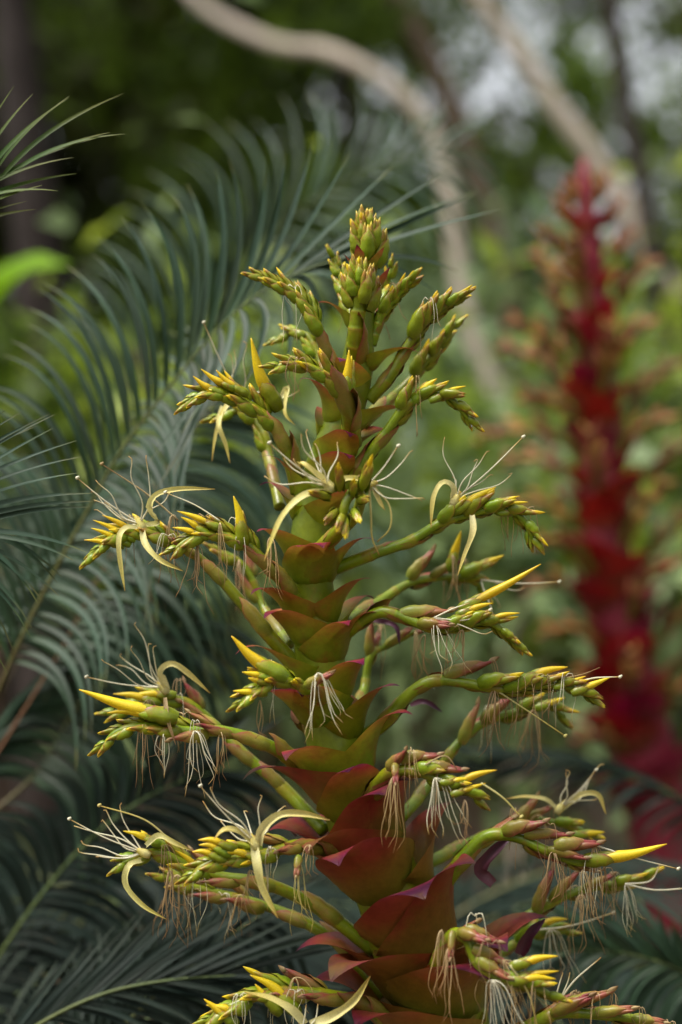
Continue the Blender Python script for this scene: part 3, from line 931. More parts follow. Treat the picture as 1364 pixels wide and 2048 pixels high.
def branch(pts, n=9, u0=.5, L=78, old=0, r0=14, r1=6, bl=None, bract=True, roll=None, tipn=3, bm=None, open_=.64, curl=1.0, cls="branch", skip=(), sz1=.55, sec=.25, az=None, sheaths=2):
    path = [P(*q) for q in pts]
    N = 56
    sp = spline(path, N)
    T = tangents(sp)
    mb = MB()
    rad, tt = [], []
    nodes = 5
    for i in range(N):
        u = i / (N - 1)
        ph = (u / max(.2, u0) * nodes * .5) % 1.0
        rad.append(.88 * (r0 + (r1 - r0) * min(1, u / .85)) * S * (1 + .16 * ph ** 3) * (1 if u < .93 else 1 - (u - .93) * 8))
        tt.append(.15 + .75 * ph ** 2.2)
    mb.tube(sp, rad, 10, t=tt)
    br = mb.build(cls, M['axis'], spike)
    AXIS[br.name] = (sp, rad)
    rl = random.uniform(.5, 1.1) if roll is None else roll
    # sterile bracts hugging the lower axis
    for q in range(sheaths):
        u = u0 * (.38 + .34 * q) + random.uniform(-.04, .04)
        i = int(u * (N - 1))
        Uu = (UP - T[i] * UP.dot(T[i])).normalized()
        sd = Matrix.Rotation(rl * (1 if q % 2 else -1) + (math.pi if q % 2 else 0), 3, T[i]) @ Uu
        put("axis_bract", SHEATH, br, sp[i] - T[i] * 26 * S, T[i] + sd * .06, sd, 82 * S * (rad[i] / (11 * S)))
    for k in range(n):
        f = k / max(1, n - 1)
        u = u0 + (1 - u0) * (f ** .88) * .985
        i = min(N - 1, int(u * (N - 1)))
        if k in skip:
            continue
        Tn = T[i]
        Uu = UP - Tn * UP.dot(Tn)
        Uu = Uu.normalized() if Uu.length > .15 else Tn.orthogonal().normalized()
        sgn = 1 if k % 2 else -1
        sd = Matrix.Rotation(rl + random.uniform(-.2, .2), 3, Tn) @ Uu * sgn
        dirv = Tn + sd * (.34 * (1 - .45 * f)) + UP * sec * (1 - f) + Vector((random.gauss(0, .05), random.gauss(0, .05), random.gauss(0, .05)))
        size = L * S * (1 - (1 - sz1) * f ** 1.3) * random.uniform(.92, 1.08)
        if k < old:
            me = random.choice(POD); nm = "spent_pod"
        elif f > .86:
            me = BUD[3] if random.random() < .35 else BUD[0]; nm = "bud"
        else:
            me = BUD[random.choice((0, 0, 1, 2, 3))]; nm = "bud"
        N_BUD[0] += 1
        pb = put(nm, me, br, sp[i] + sd * rad[i] * .7 - Tn * size * .12, dirv, sd, size)
        if (k < old and random.random() < .8) or (f < .65 and random.random() < .22):
            WISP.append((br, sp[i] + dirv.normalized() * size * .95))
    # the stem bract it grows from
    if bract:
        C0 = path[0]
        ax, A = stem_at(C0.z)
        r = stem_radius(C0.z)
        R = az if az is not None else (sp[int(N * .4)] - ax)
        R = Vector((R[0], R[1], 0))
        if R.length < 1e-3:
            R = Vector((0, -1, 0))
        LL = (bl if bl else 110) * 1.14 * S
        Cb, A = stem_at(C0.z - LL * .30)
        lowz = CZ + (1024 - 1590) * S
        low = Cb.z < lowz
        stem_bract(spike, Cb, A, R.normalized(), stem_radius(Cb.z), LL * (1.12 if low else 1), bm or (M['bract_low'] if low else M['bract']), open_ * (.82 if low else 1), curl, wrap=122 if low else 96)
    return br


_s = MB()
shell(_s, 1.0, .150, 150, 0, 0, keel=.06)
SHEATH = _s.mesh("sheath", [M['podbract']])

# ---- apex
b = branch([(732, 590, 0), (733, 520, -.005), (733, 440, 0)], n=0, u0=.3, r0=15, r1=7, bract=False, sheaths=0)
for k in range(13):
    a = k * 2.4
    f = k / 12
    c = P(733, 535 - 78 * f, 0)
    h = Vector((math.cos(a), math.sin(a), 0))
    put("bud", BUD[[3, 0, 3][k % 3]] if f < .8 else BUD[3], b, c + h * S * (17 * (1 - .7 * f)), UP + h * (.28 - .1 * f), h, (82 - 34 * f) * S)
for a, z in ((-2.0, 552), (-.9, 556), (-2.9, 566), (.2, 560)):
    stem_bract(spike, P(732, z, 0), UP, Vector((math.cos(a), math.sin(a), 0)), 17 * S, 66 * S, M['bract'], .35, .25)

# ---- upper tier
b1 = branch([(716, 735, 0), (712, 680, -.045), (716, 620, -.06), (722, 545, -.07)], n=0, u0=.4, r0=22, r1=15, bl=92, az=(-.35, -1), open_=.9, curl=.8, sheaths=1)
for k in range(10):
    f = k / 9
    a = k * 2.4 + .4
    h = Vector((math.cos(a), math.sin(a) * .8 - .1, 0))
    put("bud", BUD[[3, 0, 3][k % 3]], b1, P(720, 622 - 66 * f, -.065) + h * S * 17 * (1 - .55 * f), UP + h * (.34 - .18 * f), h, (74 - 26 * f) * S)
branch([(742, 690, 0), (762, 630, 0), (796, 588, 0), (828, 556, -.01)], n=8, u0=.35, L=62, r0=13, r1=7, bl=110, az=(1, -.3), open_=.9, curl=1.0)
branch([(706, 640, .02), (690, 580, .05), (672, 530, .06), (664, 508, .06)], n=7, u0=.2, L=56, r0=11, r1=6, bl=86, az=(-1, .1), open_=.8, curl=.9, sheaths=0)
branch([(745, 640, .02), (768, 590, .06), (779, 548, .06), (784, 530, .06)], n=6, u0=.25, L=54, r0=11, r1=6, bl=86, az=(.8, .8), sheaths=0)
stem_bract(spike, P(735, 600, 0), UP, Vector((.8, -.5, 0)), 22 * S, 70 * S, M['bract'], .3, .3)

b5 = branch([(694, 830, 0), (672, 760, -.02), (642, 668, -.03), (608, 608, -.035), (562, 574, -.04), (512, 552, -.04)], n=11, u0=.52, L=72, r0=17, r1=7, bl=104, az=(-1, -.4), old=0, sheaths=2)
branch([(670, 800, .06), (640, 720, .08), (615, 672, .09), (575, 668, .1), (550, 682, .1)], n=6, u0=.5, L=66, r0=13, r1=7, bract=False, sheaths=1)
b6 = branch([(738, 800, 0), (780, 752, -.01), (812, 698, -.01), (845, 650, -.01), (890, 612, -.01), (926, 592, -.01)], n=10, u0=.5, L=76, r0=16, r1=7, bl=118, az=(1, -.5))
branch([(724, 850, .03), (790, 790, .08), (842, 738, .09), (880, 690, .09), (912, 645, .09)], n=7, u0=.5, L=74, r0=14, r1=7, bl=110, az=(1, .7))
b8 = branch([(704, 885, -.02), (698, 825, -.09), (672, 772, -.11), (632, 742, -.13), (590, 728, -.14), (548, 735, -.15)], n=8, u0=.5, L=72, r0=24, r1=8, bl=112, az=(.1, -1))
cone(b8, (690, 778), (698, 700), -.11, -.12, 10, (2, 0))
put("bud", BUD[1], b8, P(694, 800, -.1), UP + Vector((.1, 0, 0)), Vector((.3, -1, 0)), 78 * S)

# ---- second tier
b9 = branch([(596, 985, 0), (582, 925, -.02), (556, 862, -.03), (510, 818, -.04), (455, 788, -.05), (410, 788, -.06), (372, 808, -.06)], n=11, u0=.45, L=74, r0=18, r1=8, bl=118, az=(-1, -.3))
cone(b9, (546, 800), (502, 676), -.03, -.05, 13, (-4, 12))
for q in (((455, 770), (402, 738)), ((428, 780), (386, 752)), ((476, 778), (432, 740))):
    cone(b9, q[0], q[1], -.06, -.065, 7, (0, 4))
b10 = branch([(560, 1015, .04), (541, 920, .08), (528, 868, .09), (490, 825, .1), (452, 828, .1), (428, 838, .1)], n=6, u0=.5, L=70, r0=14, r1=8, bl=110, az=(-1, .6))
strap(b10, [(500, 806), (470, 798, -.01), (446, 826, -.02), (432, 872, -.02), (424, 922, -.02)], .09, 6)
strap(b10, [(446, 812), (438, 850, -.02), (452, 890, -.02), (460, 926, -.02)], .08, 5.5)
strap(b10, [(560, 800), (575, 775), (570, 825, -.01), (590, 850, -.01)], .06, 5)
stamens(b10, (480, 800), [(468, 700), (462, 712), (494, 690), (600, 780)], .09, style=(407, 645))
b11 = branch([(676, 1000, 0), (720, 935, -.02), (775, 862, -.03), (815, 808, -.04), (852, 792, -.04), (900, 796, -.05), (944, 846, -.05)], n=10, u0=.52, L=70, r0=17, r1=7, bl=124, az=(1, -.5))
cone(b11, (836, 792), (874, 757), -.04, -.05, 9, (0, -3))
cone(b11, (880, 792), (932, 772), -.05, -.05, 6, (0, -3))

# ---- the branch pointing at the camera
b12 = branch([(628, 1112, -.02), (668, 1072, -.08), (708, 1034, -.15), (722, 996, -.19), (706, 982, -.21), (690, 1010, -.22), (684, 1046, -.22)], n=0, u0=.5, r0=19, r1=10, bl=126, az=(.3, -1), sheaths=1)
for k, (x, y, dx, dz, s, v) in enumerate([(680, 985, -.05, 1, 62, 1), (722, 985, .3, 1, 74, 2), (705, 995, .05, .6, 52, 1), (664, 995, -1, .25, 54, 0), (688, 1022, -.25, -.7, 56, 0), (705, 1015, .25, -.5, 52, 0), (676, 1018, -.6, -.6, 52, 3), (690, 1028, 0, -1, 56, 0), (712, 1002, .5, .1, 48, 3)]):
    put("bud", BUD[v], b12, P(x, y, -.215), Vector((dx, -.75, dz)), Vector((dx, .1, dz + .2)), s * S)
strap(b12, [(662, 985), (610, 992, -.02), (565, 1035, -.03), (528, 1122, -.03)], -.21, 8)
strap(b12, [(668, 978), (640, 955, -.02), (612, 932, -.03), (598, 925, -.02), (600, 940, -.01)], -.2, 8.5)
strap(b12, [(666, 978), (690, 958, -.01), (718, 958, -.01), (740, 968, 0)], -.2, 6)
stamens(b12, (655, 972), [(602, 868), (612, 864), (634, 894), (674, 886), (528, 952), (590, 925), (568, 918)], -.21, style=(538, 886), out=(2, 4), w=1.9)
stamens(b12, (738, 968), [(820, 904), (842, 1000), (846, 996), (716, 952), (728, 948)], -.2, style=(796, 892))
strand(b12, [(738, 972), (742, 1030), (744, 1075), (758, 1110)], -.2, 'strap', 2.6)
strand(b12, [(745, 972), (778, 1010), (780, 1055), (754, 1084)], -.2, 'strap', 2.4)
strap(b12, [(746, 972), (758, 1000), (770, 1020)], -.2, 5)

# ---- third tier, right
b13 = branch([(664, 1140, 0), (735, 1112, -.01), (820, 1082, -.02), (878, 1048, -.03), (940, 1028, -.03), (1000, 1018, -.04), (1048, 1040, -.04), (1070, 1090, -.04)], n=12, u0=.48, L=78, r0=15, r1=7, bl=130, az=(1, -.45), roll=.9)
cone(b13, (925, 1012), (992, 974), -.04, -.05, 9, (0, -2))
for q in (((990, 1008), (1040, 992)), ((1010, 1012), (1056, 1004)), ((1020, 1024), (1074, 1023))):
    cone(b13, q[0], q[1], -.045, -.05, 5, (0, -2))
strap(b13, [(906, 1000), (905, 975, -.01), (886, 966, -.015), (868, 995, -.02), (862, 1056, -.02)], -.04, 6.5)
strap(b13, [(944, 1030, -.015), (946, 1065, -.03), (930, 1110, -.03), (915, 1152, -.03)], -.04, 6)
stamens(b13, (912, 998), [(956, 918), (972, 905), (912, 960), (1024, 948), (888, 878), (980, 950)], -.045, style=(1046, 874))
b14 = branch([(690, 1245, .04), (760, 1202, .1), (820, 1166, .12), (880, 1155, .13), (940, 1160, .13), (968, 1180, .13)], n=5, u0=.6, L=84, r0=14, r1=8, bl=124, az=(1, .5), old=2)
put("spent_pod", POD[0], b14, P(818, 1158, .12), Vector((.6, 0, .75)), Vector((-.5, -.6, .4)), 84 * S)
put("bud", BUD[2], b14, P(920, 1150, .12), Vector((1, -.1, .45)), Vector((0, -1, .3)), 84 * S)
cone(b14, (905, 1120), (922, 1062), .12, .11, 9)
hang_tuft(b14, 905, 1110, .11, 5, 130, 10, 'brown', 14)
stamens(b14, (962, 1160), [(1000, 1215), (1040, 1180), (985, 1230)], .12, style=(1118, 1164))
b15 = branch([(668, 1290, 0), (720, 1245, -.03), (765, 1224, -.05), (815, 1238, -.06), (870, 1258, -.07), (930, 1250, -.07), (985, 1248, -.07), (1040, 1296, -.07)], n=12, u0=.46, L=76, r0=16, r1=7, bl=140, az=(1, -.7), old=2)
cone(b15, (940, 1208), (1082, 1128), -.06, -.08, 9.5, (2, 2))
cone(b15, (935, 1222), (986, 1206), -.08, -.085, 6.5, (0, -2))
cone(b15, (985, 1236), (1040, 1226), -.08, -.085, 5.5, (0, -2))
put("spent_pod", POD[1], b15, P(800, 1228, -.055), Vector((1, -.1, .08)), Vector((0, -.4, 1)), 104 * S)
hang_tuft(b15, 868, 1238, -.085, 6, 120, 40, 'white', 34, fwd=.02)
hang_tuft(b15, 925, 1260, -.08, 5, 90, -10, 'brown', 20)
strand(b15, [(868, 1236), (905, 1218), (940, 1206)], -.09, 'white', 2)
strand(b15, [(868, 1236), (930, 1240), (980, 1220)], -.09, 'white', 1.8, True)
strand(b15, [(868, 1236), (920, 1250), (965, 1268), (985, 1262)], -.09, 'white', 1.6)
# small one behind, right of the stem
b34 = branch([(706, 1440, .04), (728, 1380, .1), (742, 1310, .11), (778, 1290, .12), (830, 1262, .12)], n=3, u0=.6, L=86, r0=13, r1=8, bract=False, old=3, sheaths=1)
put("spent_pod", POD[1], b34, P(738, 1312, .11), Vector((.05, 0, 1)), Vector((-.6, -.6, 0)), 80 * S)
hang_tuft(b34, 830, 1262, .11, 5, 120, 20, 'brown', 24)
strap(b34, [(742, 1240, 0), (790, 1252, -.01), (800, 1290, -.01)], .1, 6, 'purple')
strap(b34, [(820, 1412, 0), (850, 1404, -.01), (885, 1424, 0)], .08, 6, 'purple')

# ---- third tier, left
b16 = branch([(590, 1328, 0), (530, 1262, -.01), (470, 1190, -.01), (420, 1135, -.01), (365, 1095, -.02), (300, 1070, -.02), (235, 1072, -.03), (178, 1118, -.03)], n=11, u0=.58, L=76, r0=17, r1=7, bl=150, az=(-1, -.25), old=1)
for q in (((262, 1060), (204, 1030)), ((250, 1070), (186, 1040)), ((240, 1080), (182, 1056)), ((225, 1088), (168, 1080))):
    cone(b16, q[0], q[1], -.035, -.04, 6, (0, -2))
strap(b16, [(288, 1052), (318, 1045, .01), (298, 1020, -.02), (312, 990, -.02), (360, 978, -.02), (430, 978, -.02)], -.03, 6.5)
strap(b16, [(282, 1056), (250, 1058, -.02), (238, 1090, -.03), (250, 1182, -.03)], -.04, 6)
strap(b16, [(284, 1060), (292, 1090, -.02), (320, 1120, -.03), (366, 1142, -.03)], -.04, 6)
stamens(b16, (280, 1048), [(264, 920), (292, 918), (190, 985), (188, 1000), (200, 970), (215, 1008), (340, 985), (195, 1020)], -.035, style=(154, 956), w=1.7)
strand(b16, [(356, 1040), (290, 985), (203, 928)], -.03, 'brown', 1.8, True)
hang_tuft(b16, 345, 1030, -.03, 7, 150, -10, 'brown', 22)
b17 = branch([(606, 1215, -.02), (552, 1150, -.06), (500, 1095, -.08), (455, 1072, -.09), (400, 1068, -.1), (345, 1102, -.11)], n=10, u0=.42, L=70, r0=15, r1=7, bl=132, az=(-.9, -.6), old=1)
cone(b17, (484, 1072), (467, 992), -.09, -.1, 11, (4, 0))
for q in (((420, 1048), (354, 1022)), ((400, 1058), (362, 1034)), ((395, 1068), (345, 1055))):
    cone(b17, q[0], q[1], -.105, -.11, 6.5, (0, -2))
hang_tuft(b17, 395, 1092, -.1, 8, 130, -8, 'brown', 28)
hang_tuft(b17, 440, 1045, -.12, 5, 130, 6, 'brown', 16)
hang_tuft(b17, 540, 1075, -.12, 8, 130, 0, 'brown', 22)
strand(b17, [(440, 1042), (390, 1010), (330, 985)], -.1, 'white', 1.7, True)
b18 = branch([(580, 1290, .05), (530, 1220, .11), (500, 1150, .12), (470, 1118, .12), (430, 1100, .12)], n=4, u0=.55, L=80, r0=13, r1=8, bract=False, old=2, sheaths=1)
hang_tuft(b18, 478, 1120, .11, 5, 120, 0, 'brown', 18)

# ---- fourth tier
b19 = branch([(650, 1410, -.03), (625, 1385, -.1), (590, 1368, -.14), (545, 1362, -.17), (500, 1392, -.19), (478, 1410, -.19)], n=8, u0=.45, L=72, r0=16, r1=9, bl=132, az=(-.35, -1), roll=.9)
cone(b19, (552, 1345), (463, 1272), -.18, -.19, 13, (-4, 6))
for q in (((525, 1352), (484, 1344)), ((520, 1362), (496, 1356)), ((510, 1385), (466, 1382))):
    cone(b19, q[0], q[1], -.19, -.2, 6.5)
put("spent_pod", POD[0], b19, P(612, 1372, -.17), Vector((.8, -.4, .45)), Vector((0, -.7, .5)), 66 * S)
hang_tuft(b19, 636, 1346, -.19, 7, 150, 14, 'white', 48, fwd=.01)
hang_tuft(b19, 640, 1350, -.185, 4, 110, 40, 'white', 30)
hang_tuft(b19, 520, 1400, -.18, 3, 90, 0, 'brown', 10)
b20 = branch([(618, 1558, 0), (572, 1512, -.03), (510, 1480, -.05), (440, 1462, -.06), (370, 1462, -.07), (300, 1452, -.08), (240, 1462, -.08), (202, 1496, -.08)], n=12, u0=.44, L=80, r0=17, r1=9, bl=160, az=(-1, -.5), old=3, roll=.8)
cone(b20, (332, 1432), (158, 1379), -.085, -.09, 14, (-2, 4))
cone(b20, (300, 1430), (214, 1426), -.09, -.09, 9, (0, -6))
hang_tuft(b20, 390, 1462, -.085, 11, 125, 14, 'white', 46)
hang_tuft(b20, 442, 1464, -.08, 7, 110, 0, 'brown', 20)
hang_tuft(b20, 325, 1470, -.085, 4, 90, -8, 'brown', 14)
strap(b20, [(330, 1395), (336, 1440, -.01), (352, 1490, -.01)], -.09, 4, 'brown')
b21 = branch([(650, 1662, .02), (570, 1580, .05), (490, 1510, .06), (430, 1450, .07), (375, 1405, .07), (320, 1398, .07), (250, 1418, .07), (215, 1430, .07)], n=8, u0=.6, L=80, r0=17, r1=8, bl=160, az=(-1, .2), old=2)
strap(b21, [(334, 1380), (322, 1345, -.01), (345, 1328, -.02), (378, 1348, -.02), (420, 1386, -.02)], .05, 7)
stamens(b21, (325, 1375), [(268, 1248), (262, 1300), (306, 1296), (236, 1330), (205, 1322), (240, 1312), (296, 1290)], .05, style=(172, 1354))
for q in (((300, 1400), (226, 1388)), ((330, 1390), (250, 1395))):
    cone(b21, q[0], q[1], .06, .06, 8, (0, -4))
hang_tuft(b21, 300, 1400, .05, 5, 130, -6, 'brown', 30)
b22 = branch([(690, 1500, 0), (765, 1448, -.01), (815, 1392, -.02), (865, 1362, -.03), (930, 1366, -.03), (1000, 1378, -.04), (1070, 1372, -.04), (1130, 1372, -.04), (1186, 1396, -.04)], n=11, u0=.55, L=84, r0=18, r1=8, bl=170, az=(1, -.4), old=1, roll=.9)
cone(b22, (1060, 1354), (1136, 1334), -.045, -.05, 9, (0, -4))
cone(b22, (1165, 1378), (1222, 1354), -.05, -.05, 7)
cone(b22, (1130, 1368), (1172, 1352), -.05, -.05, 5)
put("spent_pod", POD[1], b22, P(888, 1352, -.03), Vector((1, 0, .32)), Vector((0, -.5, 1)), 104 * S)
hang_tuft(b22, 990, 1380, -.045, 10, 130, -4, 'brown', 28)
hang_tuft(b22, 985, 1320, -.045, 3, 60, 6, 'brown', 14)
strand(b22, [(995, 1382), (1060, 1425), (1130, 1472)], -.045, 'strap', 2.0, True)
strand(b22, [(1150, 1366), (1190, 1356), (1240, 1354)], -.05, 'white', 2, True)
strand(b22, [(1100, 1360), (1160, 1350), (1200, 1335)], -.05, 'brown', 1.4)
hang_tuft(b22, 850, 1270, -.03, 3, 100, -10, 'brown', 20)
b23 = branch([(780, 1660, .04), (850, 1580, .09), (905, 1500, .1), (960, 1450, .11), (1030, 1424, .11), (1090, 1410, .11), (1130, 1436, .11)], n=7, u0=.58, L=84, r0=15, r1=8, bl=170, az=(1, .4), old=2)
put("spent_pod", POD[1], b23, P(922, 1488, .1), Vector((.4, 0, 1)), Vector((-.7, -.6, 0)), 96 * S)
hang_tuft(b23, 1070, 1420, .1, 8, 130, -4, 'brown', 36)
cone(b23, (1090, 1410), (1130, 1395), .1, .1, 7)

# ---- fifth tier
b24 = branch([(720, 1640, -.03), (748, 1582, -.1), (780, 1545, -.14), (830, 1542, -.17), (880, 1560, -.18), (930, 1580, -.19), (962, 1600, -.19)], n=9, u0=.42, L=74, r0=20, r1=9, bl=176, az=(.45, -1), old=3, roll=.8)
cone(b24, (920, 1562), (994, 1540), -.195, -.2, 7.5, (0, -3))
cone(b24, (905, 1562), (940, 1556), -.2, -.2, 5.5)
cone(b24, (925, 1582), (972, 1566), -.2, -.2, 5.5)
put("spent_pod", POD[0], b24, P(800, 1518, -.16), Vector((1, -.2, .15)), Vector((0, -.6, .8)), 80 * S)
put("spent_pod", POD[0], b24, P(850, 1532, -.18), Vector((1, -.25, -.05)), Vector((0, -.6, .8)), 78 * S)
put("spent_pod", POD[0], b24, P(790, 1528, -.18), Vector((0, -.6, -.7)), Vector((-.4, -.8, 0)), 46 * S)
hang_tuft(b24, 790, 1552, -.195, 9, 145, -6, 'brown', 26)
hang_tuft(b24, 870, 1556, -.2, 10, 130, 22, 'white', 50)
hang_tuft(b24, 930, 1600, -.2, 5, 90, 0, 'brown', 16)
strand(b24, [(962, 1566), (1005, 1595), (1042, 1634)], -.2, 'strap', 2.2, True)
strand(b24, [(850, 1530), (890, 1512), (915, 1540)], -.2, 'brown', 1.8)
b25 = branch([(810, 1860, 0), (880, 1780, -.03), (930, 1712, -.04), (975, 1672, -.05), (1030, 1674, -.06), (1090, 1700, -.07), (1150, 1724, -.07), (1200, 1722, -.07)], n=6, u0=.5, L=96, r0=22, r1=9, bl=215, az=(1, -.5), old=5, roll=.7)
cone(b25, (1190, 1718), (1334, 1688), -.08, -.09, 12, (0, 6))
put("spent_pod", POD[1], b25, P(1048, 1668, -.07), Vector((1, -.1, .02)), Vector((0, -.6, .8)), 90 * S)
put("spent_pod", POD[0], b25, P(1108, 1692, -.08), Vector((1, -.1, .1)), Vector((0, -.6, .8)), 92 * S)
hang_tuft(b25, 1106, 1704, -.085, 8, 120, 0, 'brown', 26)
hang_tuft(b25, 1188, 1690, -.085, 9, 150, 8, 'brown', 30)
hang_tuft(b25, 1165, 1740, -.085, 6, 130, 20, 'brown', 26)
strand(b25, [(1188, 1690), (1270, 1716), (1356, 1738)], -.085, 'white', 2, True)
strand(b25, [(1188, 1690), (1230, 1704), (1265, 1716)], -.085, 'white', 1.8)
b26 = branch([(830, 1740, .05), (930, 1690, .1), (1010, 1655, .12), (1060, 1640, .13), (1120, 1648, .13), (1180, 1668, .13)], n=6, u0=.58, L=80, r0=16, r1=8, bl=180, az=(1, .4), old=3)
put("spent_pod", POD[0], b26, P(1030, 1650, .11), Vector((.6, 0, .8)), Vector((-.5, -.6, 0)), 80 * S)
strap(b26, [(1112, 1618), (1090, 1600, -.01), (1050, 1594, -.01), (1010, 1598, -.01)], .1, 6)
strap(b26, [(1128, 1616), (1160, 1590, -.01), (1196, 1590, -.01), (1212, 1628, -.01)], .1, 6.5)
stamens(b26, (1122, 1614), [(1180, 1556), (1132, 1550), (1140, 1544), (1200, 1530), (1188, 1600)], .1, style=(1192, 1540), w=2)
hang_tuft(b26, 1075, 1630, .1, 5, 60, -6, 'brown', 26)
cone(b26, (1165, 1668), (1210, 1664), .11, .11, 7)
b27 = branch([(900, 1960, .03), (990, 1880, .06), (1060, 1830, .07), (1130, 1792, .07), (1200, 1772, .07), (1260, 1765, .07), (1300, 1748, .07)], n=8, u0=.5, L=88, r0=18, r1=8, bl=200, az=(1, .1), old=4)
hang_tuft(b27, 1250, 1770, .05, 8, 110, 26, 'white', 26)
strand(b27, [(1250, 1768), (1310, 1780), (1380, 1776)], .05, 'white', 2.2)
strand(b27, [(1250, 1768), (1300, 1762), (1320, 1730)], .05, 'white', 1.8)
hang_tuft(b27, 1160, 1790, .05, 7, 130, 0, 'brown', 40)
put("spent_pod", POD[1], b27, P(1070, 1822, .06), Vector((.4, 0, 1)), Vector((-.7, -.6, 0)), 100 * S)
strap(b27, [(1040, 1910), (1060, 1868), (1090, 1838)], .04, 12, 'purple')
strap(b27, [(985, 1770), (960, 1740), (1000, 1690), (1030, 1672)], -.01, 13, 'purple')
b36 = branch([(930, 1960, .06), (1010, 1900, .12), (1070, 1868, .13), (1140, 1862, .13)], n=5, u0=.5, L=74, r0=14, r1=8, bract=False, old=1, sheaths=1)
cone(b36, (1080, 1850), (1136, 1838), .12, .12, 8, (0, -4))
strand(b36, [(1070, 1860), (1140, 1852), (1226, 1826)], .1, 'white', 2.2, True)
hang_tuft(b36, 1100, 1860, .1, 6, 110, 20, 'white', 40)

# ---- lowest
b28 = branch([(858, 1990, -.06), (878, 1920, -.15), (905, 1872, -.19), (935, 1878, -.21), (955, 1925, -.22), (1000, 1958, -.23), (1060, 1972, -.24), (1112, 1996, -.24)], n=10, u0=.45, L=82, r0=22, r1=9, bl=220, az=(.5, -1), old=4, roll=.8)
cone(b28, (1045, 1926), (1116, 1912), -.245, -.25, 8, (0, -3))
cone(b28, (1040, 1960), (1112, 1958), -.25, -.25, 8, (0, -4))
cone(b28, (1060, 1948), (1118, 1942), -.245, -.25, 5.5)
put("spent_pod", POD[0], b28, P(930, 1856, -.21), Vector((1, -.2, -.35)), Vector((0, -.6, .8)), 74 * S)
put("spent_pod", POD[0], b28, P(946, 1896, -.225), Vector((1, -.2, -.4)), Vector((0, -.6, .8)), 76 * S)
put("spent_pod", POD[1], b28, P(905, 1862, -.22), Vector((-.1, -.5, -.8)), Vector((-.4, -.8, 0)), 56 * S)
hang_tuft(b28, 900, 1895, -.235, 10, 150, -6, 'brown', 26)
hang_tuft(b28, 884, 1860, -.22, 6, 160, -14, 'brown', 16)
hang_tuft(b28, 985, 1960, -.25, 12, 150, 40, 'white', 60)
hang_tuft(b28, 1005, 1920, -.245, 7, 150, 60, 'brown', 34)
strand(b28, [(1020, 1930), (1058, 1990), (1078, 2070)], -.25, 'strap', 2.4)
b29 = branch([(960, 2110, -.02), (1060, 2052, -.06), (1120, 2026, -.07), (1200, 2030, -.08), (1280, 2040, -.08), (1345, 2062, -.08)], n=8, u0=.35, L=100, r0=18, r1=9, bract=False, old=6, sheaths=1)
put("spent_pod", POD[1], b29, P(1120, 2018, -.075), Vector((1, -.1, .4)), Vector((0, -.6, .8)), 110 * S)
hang_tuft(b29, 1225, 1985, -.08, 4, 60, 6, 'brown', 20)
strand(b29, [(1120, 2000), (1150, 1960), (1202, 1915)], -.06, 'white', 2.4)
strand(b29, [(1120, 2000), (1135, 1965), (1140, 1945)], -.06, 'white', 2)
strand(b29, [(1110, 2000), (1118, 1970), (1126, 1945)], -.06, 'white', 2)
b30 = branch([(748, 1900, .02), (660, 1832, .02), (580, 1786, .01), (510, 1762, 0), (440, 1752, 0), (370, 1728, 0), (310, 1704, 0), (235, 1732, 0)], n=9, u0=.58, L=80, r0=18, r1=9, bl=200, az=(-1, -.1), old=2)
strap(b30, [(292, 1692), (318, 1672, -.01), (350, 1686, -.02), (386, 1702, -.02)], -.02, 6)
strap(b30, [(284, 1722), (258, 1732, -.02), (252, 1770, -.02), (285, 1810, -.02), (332, 1838, -.02)], -.02, 6)
stamens(b30, (286, 1705), [(148, 1652), (170, 1690), (205, 1640), (212, 1620), (240, 1612), (160, 1705), (190, 1712)], -.02, style=(138, 1638), w=1.8)
strand(b30, [(350, 1690), (290, 1640), (198, 1611)], -.02, 'strap', 2.2, True)
cone(b30, (300, 1680), (246, 1662), -.01, -.01, 7, (0, -3))
cone(b30, (400, 1740), (350, 1700), -.01, -.02, 7, (0, -3))
hang_tuft(b30, 340, 1740, -.02, 9, 140, 0, 'brown', 26)
hang_tuft(b30, 330, 1690, -.03, 5, 110, 20, 'brown', 30)
b31 = branch([(700, 1715, -.04), (650, 1700, -.09), (600, 1690, -.12), (540, 1705, -.15), (480, 1715, -.16), (420, 1728, -.17), (378, 1755, -.17)], n=10, u0=.4, L=80, r0=17, r1=9, bl=176, az=(-.75, -1), old=2, roll=.8)
for q in (((450, 1690), (396, 1680)), ((440, 1700), (398, 1690)), ((505, 1712), (442, 1706)), ((430, 1712), (384, 1704))):
    cone(b31, q[0], q[1], -.18, -.185, 7.5, (0, -5))
strap(b31, [(518, 1690), (525, 1660, -.01), (560, 1630, -.02), (610, 1628, -.02), (660, 1640, -.02)], -.18, 8)
strap(b31, [(508, 1690), (515, 1730, -.02), (525, 1775, -.02), (556, 1836, -.02)], -.18, 8)
strap(b31, [(510, 1688), (480, 1665, -.01), (450, 1660, -.02), (428, 1678, -.02)], -.18, 9)
stamens(b31, (508, 1684), [(420, 1574), (408, 1606), (488, 1622), (524, 1592), (440, 1640), (570, 1612)], -.18, style=(400, 1572), w=1.9)
hang_tuft(b31, 596, 1728, -.17, 8, 140, 8, 'strap', 22)
hang_tuft(b31, 620, 1690, -.16, 5, 80, -4, 'brown', 30)
hang_tuft(b31, 500, 1740, -.17, 5, 90, 6, 'brown', 30)
put("spent_pod", POD[0], b31, P(598, 1712, -.165), Vector((-.1, -.5, -.6)), Vector((-.4, -.8, 0)), 46 * S)
